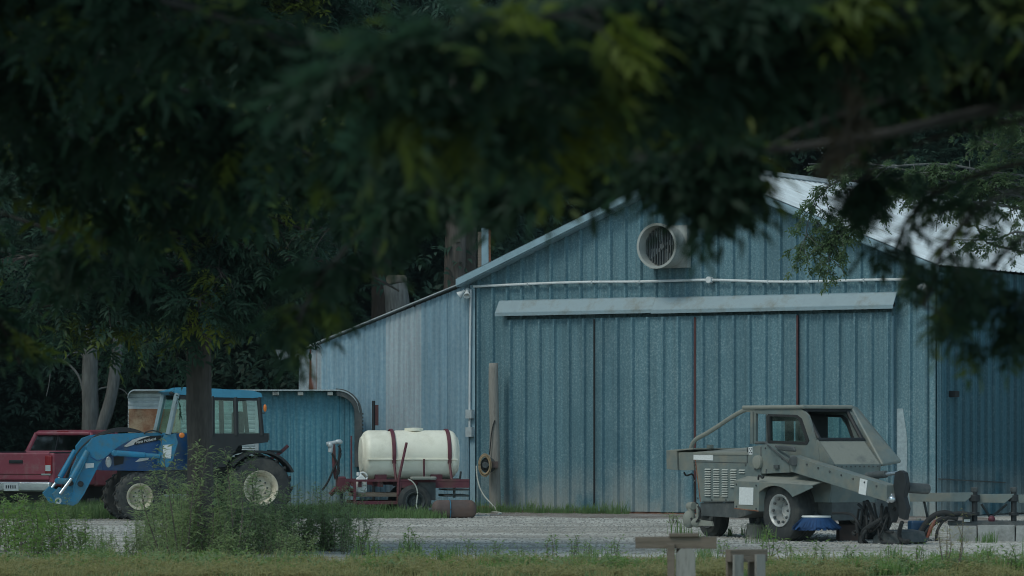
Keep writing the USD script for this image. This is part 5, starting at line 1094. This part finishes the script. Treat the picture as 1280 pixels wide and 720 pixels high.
# --- small tree beside the barn at right, in focus, its light sprigs before the roof
t4 = Tree(14)
tD = thing('slender_tree', 'slender light green tree beside the barn, sprigs before the bright roof', 'tree')
ex0 = P(1330, 640, 52)[0]; TE = np.array([ex0, 52.0, 0])
obj('trunk', tube(smoothline([(ex0, 52, -.05), (ex0 - .05, 52, 2.2), (ex0 - .1, 52.1, 4.2), (ex0, 52, 7)], 16), np.linspace(.12, .04, 16), 10), 'grey_bark', tD, smooth=True)
leaf_s = [frond(3, .10, .055, .026, 3, k, .3) for k in range(4)]
for z0, px, n_ in ((3.4, ((1290, 265), (1200, 250), (1130, 235), (1085, 262), (1040, 300), (1000, 325)), 90), (3.5, ((1290, 255), (1170, 215), (1085, 240), (1045, 290), (1035, 340)), 110), (3.5, ((1290, 245), (1170, 205), (1070, 215), (1015, 260), (1005, 320)), 90), (3.9, ((1280, 250), (1180, 225), (1080, 205), (1010, 205)), 34), (3.3, ((1270, 290), (1240, 300), (1180, 300)), 18), (4.2, ((1280, 220), (1220, 215), (1190, 235), (1170, 290)), 26), (3.0, ((1290, 320), (1230, 300), (1212, 200)), 16), (4.8, ((1290, 170), (1230, 130), (1100, 130)), 60)):
    t4.limb([TE + [0, 0, z0]] + [P(x, y, 52) for x, y in px], .03, .007, n_, (.2, .5), 7, .3, .25, (.8, 1.2), 6, .006)
for i in range(16):
    an = i * 2.4; o = TE + [0, 0, 5.3 + i * .14]; L = 1.6; t4.limb([o, o + np.array([math.cos(an), math.sin(an), .3]) * L * .5, o + np.array([math.cos(an), math.sin(an), .35]) * L], .02, .006, 26, (.25, .6), 7, .3, .2, (.9, 1.4), 6)
obj('limbs', t4.wood, 'grey_bark', tD); obj('crown', t4.leaves(leaf_s, 5), 'leaf_sprig', tD)

# --- forked grey tree and bare trunks behind
def bare(name, label, base, lines, m_, cat='tree', radii=None):
    t = thing(name, label, cat)
    for i, (pts, r0, r1) in enumerate(lines):
        mm = tube(smoothline([np.asarray(p, float) for p in pts], 24), np.linspace(r0, r1, 24), 12); mm.vertices += (meshkit.fbm(mm.vertices * [4, 4, 1], 3, i)[:, None] - .5) * .06
        obj('trunk' if i == 0 else 'limb', mm, m_, t, smooth=True)
    return t
gD = 74.0
q = lambda x, y, D=gD: P(x, y, D)
def gz(p): p = p.copy(); p[2] = -.05; return p
gt = bare('forked_tree', 'pale grey forked tree trunk behind the red pickup', None, [
    ([gz(q(113, 640)), q(113, 560), q(112, 500), q(114, 430), q(118, 330), q(125, 150)], .20, .09),
    ([q(121, 545), q(130, 525), q(138, 500), q(143, 470), q(150, 400), q(160, 280)], .14, .06),
    ([q(104, 490), q(92, 462), q(72, 448), q(48, 446)], .03, .012), ([q(118, 490), q(140, 484), q(155, 490), q(165, 500)], .02, .008), ([q(63, 447), q(62, 470), q(58, 495)], .015, .008), ([q(107, 450), q(95, 440), q(80, 450)], .02, .008)], 'grey_bark')
ft = Tree(41)
for i in range(26):
    z0 = 5 + i * .3; an = i * 2.4; o = np.array([q(116, 300)[0], gD, z0]); ft.limb([o, o + [math.cos(an) * 1.2, math.sin(an) * 1.2, .6], o + [math.cos(an) * 2.6, math.sin(an) * 2.6, .7]], .04, .01, 26, (.5, 1.2), 6, .3, .15, (1.2, 1.9))
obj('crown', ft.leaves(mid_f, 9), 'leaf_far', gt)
for k, (x, D_, r_, mt, lb) in enumerate(((566, 79, .27, 'brown_bark', 'thick brown ridged trunk rising behind the lean-to roof'), (583, 80.5, .20, 'brown_bark', 'slimmer brown trunk beside the steel post behind the barn roof'))):
    b_ = bare('woodland_trunk', lb, None, [([gz(P(x, 640, D_)), P(x, 500, D_), P(x + 3, 300, D_), P(x + 6, 100, D_), P(x + 2, -60, D_)], r_ * 1.15, r_ * .6)], mt)
    c_ = Tree(60 + k)
    for i in range(18):
        o = P(x + 4, 60 - i * 14, D_); an = i * 2.4; c_.limb([o, o + [math.cos(an) * 1.2, math.sin(an) * 1.2, .5], o + [math.cos(an) * 2.4, math.sin(an) * 2.4, .5]], .04, .01, 22, (.5, 1.1), 6, .3, .15, (1.2, 1.8))
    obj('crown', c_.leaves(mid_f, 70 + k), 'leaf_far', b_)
sl_ = P(490, 350, 77)
st_t = thing('broken_snag', 'broken grey dead snag with pale cut end behind the lean-to', 'dead tree', (sl_[0], 77, 0))
m = tube(smoothline([(0.1, 0, -.05), (.12, 0, 2), (.10, 0, sl_[2] - .4), (.05, 0, sl_[2] - .1)], 20), np.linspace(.34, .26, 20), 12); m.vertices += (meshkit.fbm(m.vertices * [5, 5, 1], 3, 8)[:, None] - .5) * .1; obj('trunk', m, 'grey_bark', st_t, smooth=True)
obj('cut_limb', [cyl((-.05, -.25, sl_[2]), (.25, .2, sl_[2] + .02), .10, 14)], 'plank_wood', st_t)

# --- the woods behind: leafy trees in ranks, one mass
def big_tree(seed, h, spread_r, nl, mname):
    """a tall woodland tree, foliage from near the ground to the top"""
    t = Tree(seed); r = np.random.default_rng(seed)
    trunk = tube(smoothline([(0, 0, -.1), (.1, .05, h * .3), (-.1, 0, h * .65), (0, 0, h)], 14), np.linspace(.26, .05, 14), 8)
    P_, D_, U_, S_ = [], [], [], []
    n_cl = nl // 26
    for i in range(n_cl):
        z = h * (.04 + .96 * r.uniform() ** .9); rad = spread_r * (1 - .55 * (z / h) ** 2) * (.35 + .65 * math.sqrt(r.uniform())); an = r.uniform(0, 2 * np.pi)
        c = np.array([rad * math.cos(an), rad * math.sin(an), z]); k = 26
        off = r.normal(0, 1, (k, 3)) * [.42, .42, .26]; P_.append(c + off); dd = off + [0, 0, -.15] + np.array([math.cos(an), math.sin(an), 0]) * .4; D_.append(dd); U_.append(np.array([0, 0, 1]) + r.normal(0, .5, (k, 3))); S_.append(r.uniform(.8, 1.45, k))
    crown = spread(mid_f2, np.vstack(P_), np.vstack(D_), np.vstack(U_), np.concatenate(S_), seed)
    return trunk, crown
mid_f2 = [frond(2, .24, .17, .07, 2 if False else 3, k, .35) for k in range(4)]
woods = UsdGeom.PointInstancer.Define(stage, '/World/woods'); tag(woods, 'dense dark green woods behind the barn and sheds', 'woods', kind='stuff')
protos = []
for k in range(3):
    px_ = UsdGeom.Xform.Define(stage, '/World/woods/tree_kind_%03d' % k); tr_, cr_ = big_tree(500 + k, 15 + 2 * k, 3.6, 9500, 'leaf_far')
    obj('trunk', tr_, 'bark', px_.GetPrim()); obj('crown', cr_, 'leaf_far', px_.GetPrim()); protos.append(px_.GetPath())
rr = np.random.default_rng(77); pts, idx, ors, scs = [], [], [], []
for row, y0 in enumerate((84, 88, 92.5, 98, 103, 109)):
    for x in np.arange(-46, 52, 4.0):
        X = x + rr.uniform(-1.2, 1.2) + row * 1.3; Y = y0 + rr.uniform(-1.2, 1.2)
        if -1.5 < X < 17 and Y < 89: continue
        if -9.5 < X < 1 and row == 0 and rr.uniform() < 0: continue
        pts.append((X, Y, 0)); idx.append(int(rr.integers(0, 3))); t = rr.uniform(0, np.pi); ors.append(Gf.Quath(float(math.cos(t)), 0, 0, float(math.sin(t)))); s = rr.uniform(.85, 1.2); scs.append((s, s, s * rr.uniform(.95, 1.1)))
for x, y in ((-19, 60), (-23, 66), (-20, 73), (-26, 80), (-17, 79), (24, 60), (27, 68), (23, 75), (30, 55), (-30, 55), (-25, 50), (29, 47)):
    pts.append((x, y, 0)); idx.append(int(rr.integers(0, 3))); ors.append(Gf.Quath(1, 0, 0, 0)); scs.append((1, 1, 1))
woods.CreatePrototypesRel().SetTargets(protos); woods.CreatePositionsAttr(Vt.Vec3fArray([Gf.Vec3f(*map(float, p)) for p in pts])); woods.CreateProtoIndicesAttr(Vt.IntArray(idx))
woods.CreateOrientationsAttr(Vt.QuathArray(ors)); woods.CreateScalesAttr(Vt.Vec3fArray([Gf.Vec3f(*map(float, s)) for s in scs]))

# ------------------------------------------------------------------ grass, gravel stones, weeds
def tuft(seed, n, h, spread_, w=.006, lean=.35):
    r = np.random.default_rng(seed); V, Fc = [], []
    for i in range(n):
        an = r.uniform(0, 2 * np.pi); b = np.array([r.normal(0, spread_), r.normal(0, spread_), -.01]); H = h * r.uniform(.5, 1.1); ld = np.array([math.cos(an), math.sin(an), 0]) * H * r.uniform(.05, lean) ; sd = np.array([-math.sin(an), math.cos(an), 0]) * w
        o = len(V); m_ = b + ld * .35 + [0, 0, H * .6]; t_ = b + ld * 1.3 + [0, 0, H]
        V += [b - sd, b + sd, m_ - sd * .8, m_ + sd * .8, t_]; Fc += [[o, o + 1, o + 3], [o, o + 3, o + 2], [o + 2, o + 3, o + 4]]
    return trimesh.Trimesh(V, Fc, process=False)
def instancer(name, label, cat, protos_, pts_, seed, smin=.7, smax=1.3):
    pi = UsdGeom.PointInstancer.Define(stage, '/World/' + name); tag(pi, label, cat, kind='stuff'); tg_ = []
    for k, (m_, mt) in enumerate(protos_): tg_.append(obj('kind', m_, mt, pi.GetPrim()).GetPath())
    r = np.random.default_rng(seed); n = len(pts_); pi.CreatePrototypesRel().SetTargets(tg_)
    pi.CreatePositionsAttr(Vt.Vec3fArray.FromNumpy(np.asarray(pts_, np.float32))); pi.CreateProtoIndicesAttr(Vt.IntArray([int(x) for x in r.integers(0, len(tg_), n)]))
    t = r.uniform(0, np.pi, n); pi.CreateOrientationsAttr(Vt.QuathArray([Gf.Quath(float(math.cos(x)), 0, 0, float(math.sin(x))) for x in t])); s = r.uniform(smin, smax, n)
    pi.CreateScalesAttr(Vt.Vec3fArray([Gf.Vec3f(float(x), float(x), float(x)) for x in s]))
def weed(seed, h, stems, leafL, leafW, dens, sp=.12, lean=.28):
    rr = np.random.default_rng(seed); wood = []; ps, ds, us, ss = [], [], [], []
    for i in range(stems):
        an = rr.uniform(0, 2 * np.pi); H = h * rr.uniform(.55, 1.05); b = np.array([rr.normal(0, sp), rr.normal(0, sp), 0]); tip = b + np.array([math.cos(an) * H * rr.uniform(.05, lean), math.sin(an) * H * rr.uniform(.05, lean), H])
        ln = smoothline([b, (b + tip) / 2 + rr.normal(0, .03, 3), tip], 10); wood.append(tube(ln, np.linspace(.007, .002, 10), 4))
        for j in range(dens):
            t = rr.uniform(.04, 1); k = min(int(t * 9), 8); p = ln[k] + (ln[k + 1] - ln[k]) * (t * 9 - k); d = rand_dirs(1, rr, .0, .8)[0]
            if rr.uniform() < .55: p = p + d * rr.uniform(.02, .16) * (1.1 - t * .7)
            ps.append(p); ds.append(d); us.append(np.array([0, 0, 1]) + rr.normal(0, .3, 3)); ss.append(rr.uniform(.6, 1.2))
    pr = [leaflet(3, leafL * s, leafW, .4) for s in (.8, 1.0, 1.25)]
    return wood, spread(pr, ps, ds, np.array(us), ss, seed)
r = np.random.default_rng(9)
def area(n, x0, x1, y0, y1, keep=None, thresh=0.0, sc=.7, seed=1):
    p = np.stack([r.uniform(x0, x1, n), r.uniform(y0, y1, n), np.zeros(n)], 1)
    if thresh: p = p[meshkit.fbm(p * sc, 3, seed) > thresh]
    if keep is not None: p = p[keep(p)]
    return p
verge = area(6500, -7.5, 7.5, 37.2, 43.5, lambda p: p[:, 1] < 39.9 + 1.6 * (meshkit.fbm(p * [1.2, 0, 0], 3, 5) - .5) * 2 - np.clip((p[:, 0] - 1) * .22, -1.6, .9), .50, 1.6)
instancer('verge_grass', 'green grass verge along the near edge of the gravel', 'grass', [(tuft(1, 26, .12, .05), 'grass_green'), (tuft(2, 22, .17, .06, .008), 'weed_bright'), (tuft(3, 26, .09, .06), 'grass_green'), (tuft(13, 14, .2, .05), 'grass_dry'), (weed(31, .16, 6, .05, .022, 16, .06)[1], 'weed_bright'), (weed(32, .13, 7, .06, .026, 12, .07)[1], 'weed_leaf')], verge, 1, .4, 1.15)
dry = area(5200, -7, 7, 35.5, 39.4, None, .42, .9, 8)
instancer('dry_grass', 'tan dry grass in the foreground below the verge', 'dry grass', [(tuft(4, 26, .11, .07), 'grass_dry'), (tuft(5, 22, .13, .07), 'grass_dry'), (tuft(6, 22, .10, .06), 'grass_green'), (weed(33, .10, 6, .045, .014, 22, .06)[1], 'grass_dry')], dry, 2, .5, 1.3)
yard = np.vstack([area(90, -7, 7, 40, 42.5, None, .5, 1.5, 4), area(3200, -10, -1.2, 60.8, 68, lambda p: (p[:, 1] > 61.2 + .6 * meshkit.fbm(p * [1, 0, 0], 3, 6)) & ~((p[:, 1] > 66) & (p[:, 0] > -6))), area(260, -1.0, 2.2, 64.3, 66.6, lambda p: (p[:, 1] > 66.3 - .62 * (p[:, 0] + .8)) & (p[:, 1] < 67 - .62 * (p[:, 0] + .8))), area(60, 2.4, 8, 47.8, 52, None, .56)])
instancer('yard_grass', 'green grass growing round the tractor, trailer and barn foot', 'grass', [(tuft(7, 26, .20, .06), 'grass_green'), (tuft(8, 24, .26, .07), 'grass_green'), (tuft(9, 20, .15, .06), 'grass_green')], yard, 3)
def pebble(seed):
    m = trimesh.creation.icosphere(1, .014); m.vertices *= [1, .8, .55]; m.vertices += (meshkit.noise(m.vertices * 60, seed)[:, None] - .5) * .008; return m
peb = area(16000, -8, 9, 43.5, 66, lambda p: (p[:, 1] < 66 - np.clip(p[:, 0] * .62, 0, 5)) & ((p[:, 1] < 62.8) | (p[:, 0] > -1))); peb[:, 2] = .014
instancer('loose_gravel', 'loose grey stones scattered over the gravel yard', 'gravel', [(pebble(1), 'stone'), (pebble(2), 'stone'), (pebble(3), 'stone')], peb, 4, .6, 1.7)

def weed_proto(name, label, group, mt, seed, *a_, **k_):
    t = thing(name, label, 'weed', group=group); w_, l_ = weed(seed, *a_, **k_); obj('stems', w_, 'dry_twig', t); obj('leaves', l_, mt, t); return t
def place(t, loc, yaw, scale, first):
    if first:
        x = UsdGeom.Xformable(t); x.ClearXformOpOrder(); x.AddTranslateOp(opSuffix='at').Set(tuple(map(float, loc))); x.AddRotateZOp(opSuffix='turn').Set(float(yaw)); x.AddScaleOp(opSuffix='size').Set((scale,) * 3)
    else: copy(t, loc, yaw, scale=scale)
G1 = 'tall feathery weeds along the verge'
wa = weed_proto('feathery_weed', 'tall feathery green weed on the verge in front of the tractor and pickup', G1, 'weed_leaf', 801, 1.0, 9, .075, .015, 140, .17, .4)
spots = [(185, 692, .6), (215, 686, 1.0), (236, 690, 1.2), (246, 700, 1.4), (266, 694, 1.3), (292, 690, 1.05), (318, 690, .8), (352, 690, .8), (385, 688, .85), (410, 688, .85), (425, 690, .85), (270, 700, .9), (345, 700, .6), (225, 700, .8), (100, 694, .5), (128, 692, .35), (440, 694, .6), (70, 688, .7), (30, 688, .75), (296, 680, 1.0)]
for i, (x, y, s) in enumerate(spots):
    g_ = ground_at(x, y); place(wa, (g_[0], g_[1], 0), i * 67, s * 1.0, i == 0)
G2 = 'bright leafy weeds at the left edge of the verge'
wb = weed_proto('leafy_weed', 'bright green leafy weed at the left edge of the verge', G2, 'weed_bright', 802, .75, 8, .095, .034, 38, .17, .45)
for i, (x, y, s) in enumerate(((5, 695, .9), (22, 690, 1.0), (40, 696, .95), (58, 690, 1.0), (75, 694, .9), (86, 690, .75), (-8, 690, 1.0), (30, 704, .7), (62, 704, .7), (120, 700, .45), (110, 692, .4), (142, 698, .45))):
    g_ = ground_at(x, y); place(wb, (g_[0], g_[1], 0), i * 51, s, i == 0)
GB = 'leafy bushes of weeds round the tree trunk'
wbb = weed_proto('bushy_weed', 'leafy bushy weed growing round the foot of the dark tree trunk', GB, 'weed_leaf', 811, .78, 15, .095, .030, 62, .20, .55)
for i, (x, y, s) in enumerate(((180, 688, .62), (205, 690, .85), (228, 686, 1.15), (252, 698, 1.1), (275, 692, 1.2), (302, 690, .95), (325, 694, .8), (345, 688, .85), (372, 690, .9), (398, 688, .9), (418, 690, .85), (168, 696, .45), (290, 702, .6), (380, 702, .55))):
    g_ = ground_at(x, y); place(wbb, (g_[0], g_[1], 0), i * 73, s, i == 0)
G3 = 'small weeds standing out of the verge grass'
wcx = weed_proto('verge_weed', 'small green weed standing out of the grass verge', G3, 'weed_bright', 803, .34, 5, .06, .022, 26, sp=.05)
for i, (x, y, s) in enumerate(((456, 698, 1), (512, 697, 1.1), (470, 704, .8), (585, 702, .8), (620, 700, .7), (690, 700, .9), (735, 703, .8), (770, 704, .9), (720, 696, .8), (905, 704, .8), (960, 700, 1.1), (985, 706, .8), (1020, 708, .9), (1060, 712, .8), (1110, 708, .7), (1150, 712, .9), (1235, 712, .8), (1265, 716, .9), (836, 706, .9), (545, 708, .7), (650, 708, .7))):
    g_ = ground_at(x, y); place(wcx, (g_[0], g_[1], 0), i * 41, s, i == 0)
wd = weed_proto('dry_weed', 'tall dry straw-coloured weed in front of the concrete blocks', None, 'grass_dry', 804, .62, 5, .06, .008, 50, sp=.03)
g_ = ground_at(1186, 716); place(wd, (g_[0], g_[1], 0), 0, 1.25, True)
g_ = ground_at(82, 655); ww = weed_proto('low_weed', 'low green weed on the gravel near the grey machine', None, 'weed_leaf', 805, .22, 6, .06, .02, 16, sp=.05); g_ = ground_at(845, 655); place(ww, (g_[0], g_[1], 0), 0, 1.0, True)


# ------------------------------------------------------------------ air
usdkit.material(stage, '/World/Looks/haze_air', {'v': ('principled_volume', {'color': (0.80, 0.92, 0.95), 'density': 0.0001, 'anisotropy': 0.2})}, volume='v.volume')
tag(obj('haze', box(-130, 130, -30, 135, -1.0, 27.0), 'haze_air'), 'thin evening haze over the yard and woods', 'haze', kind='stuff')
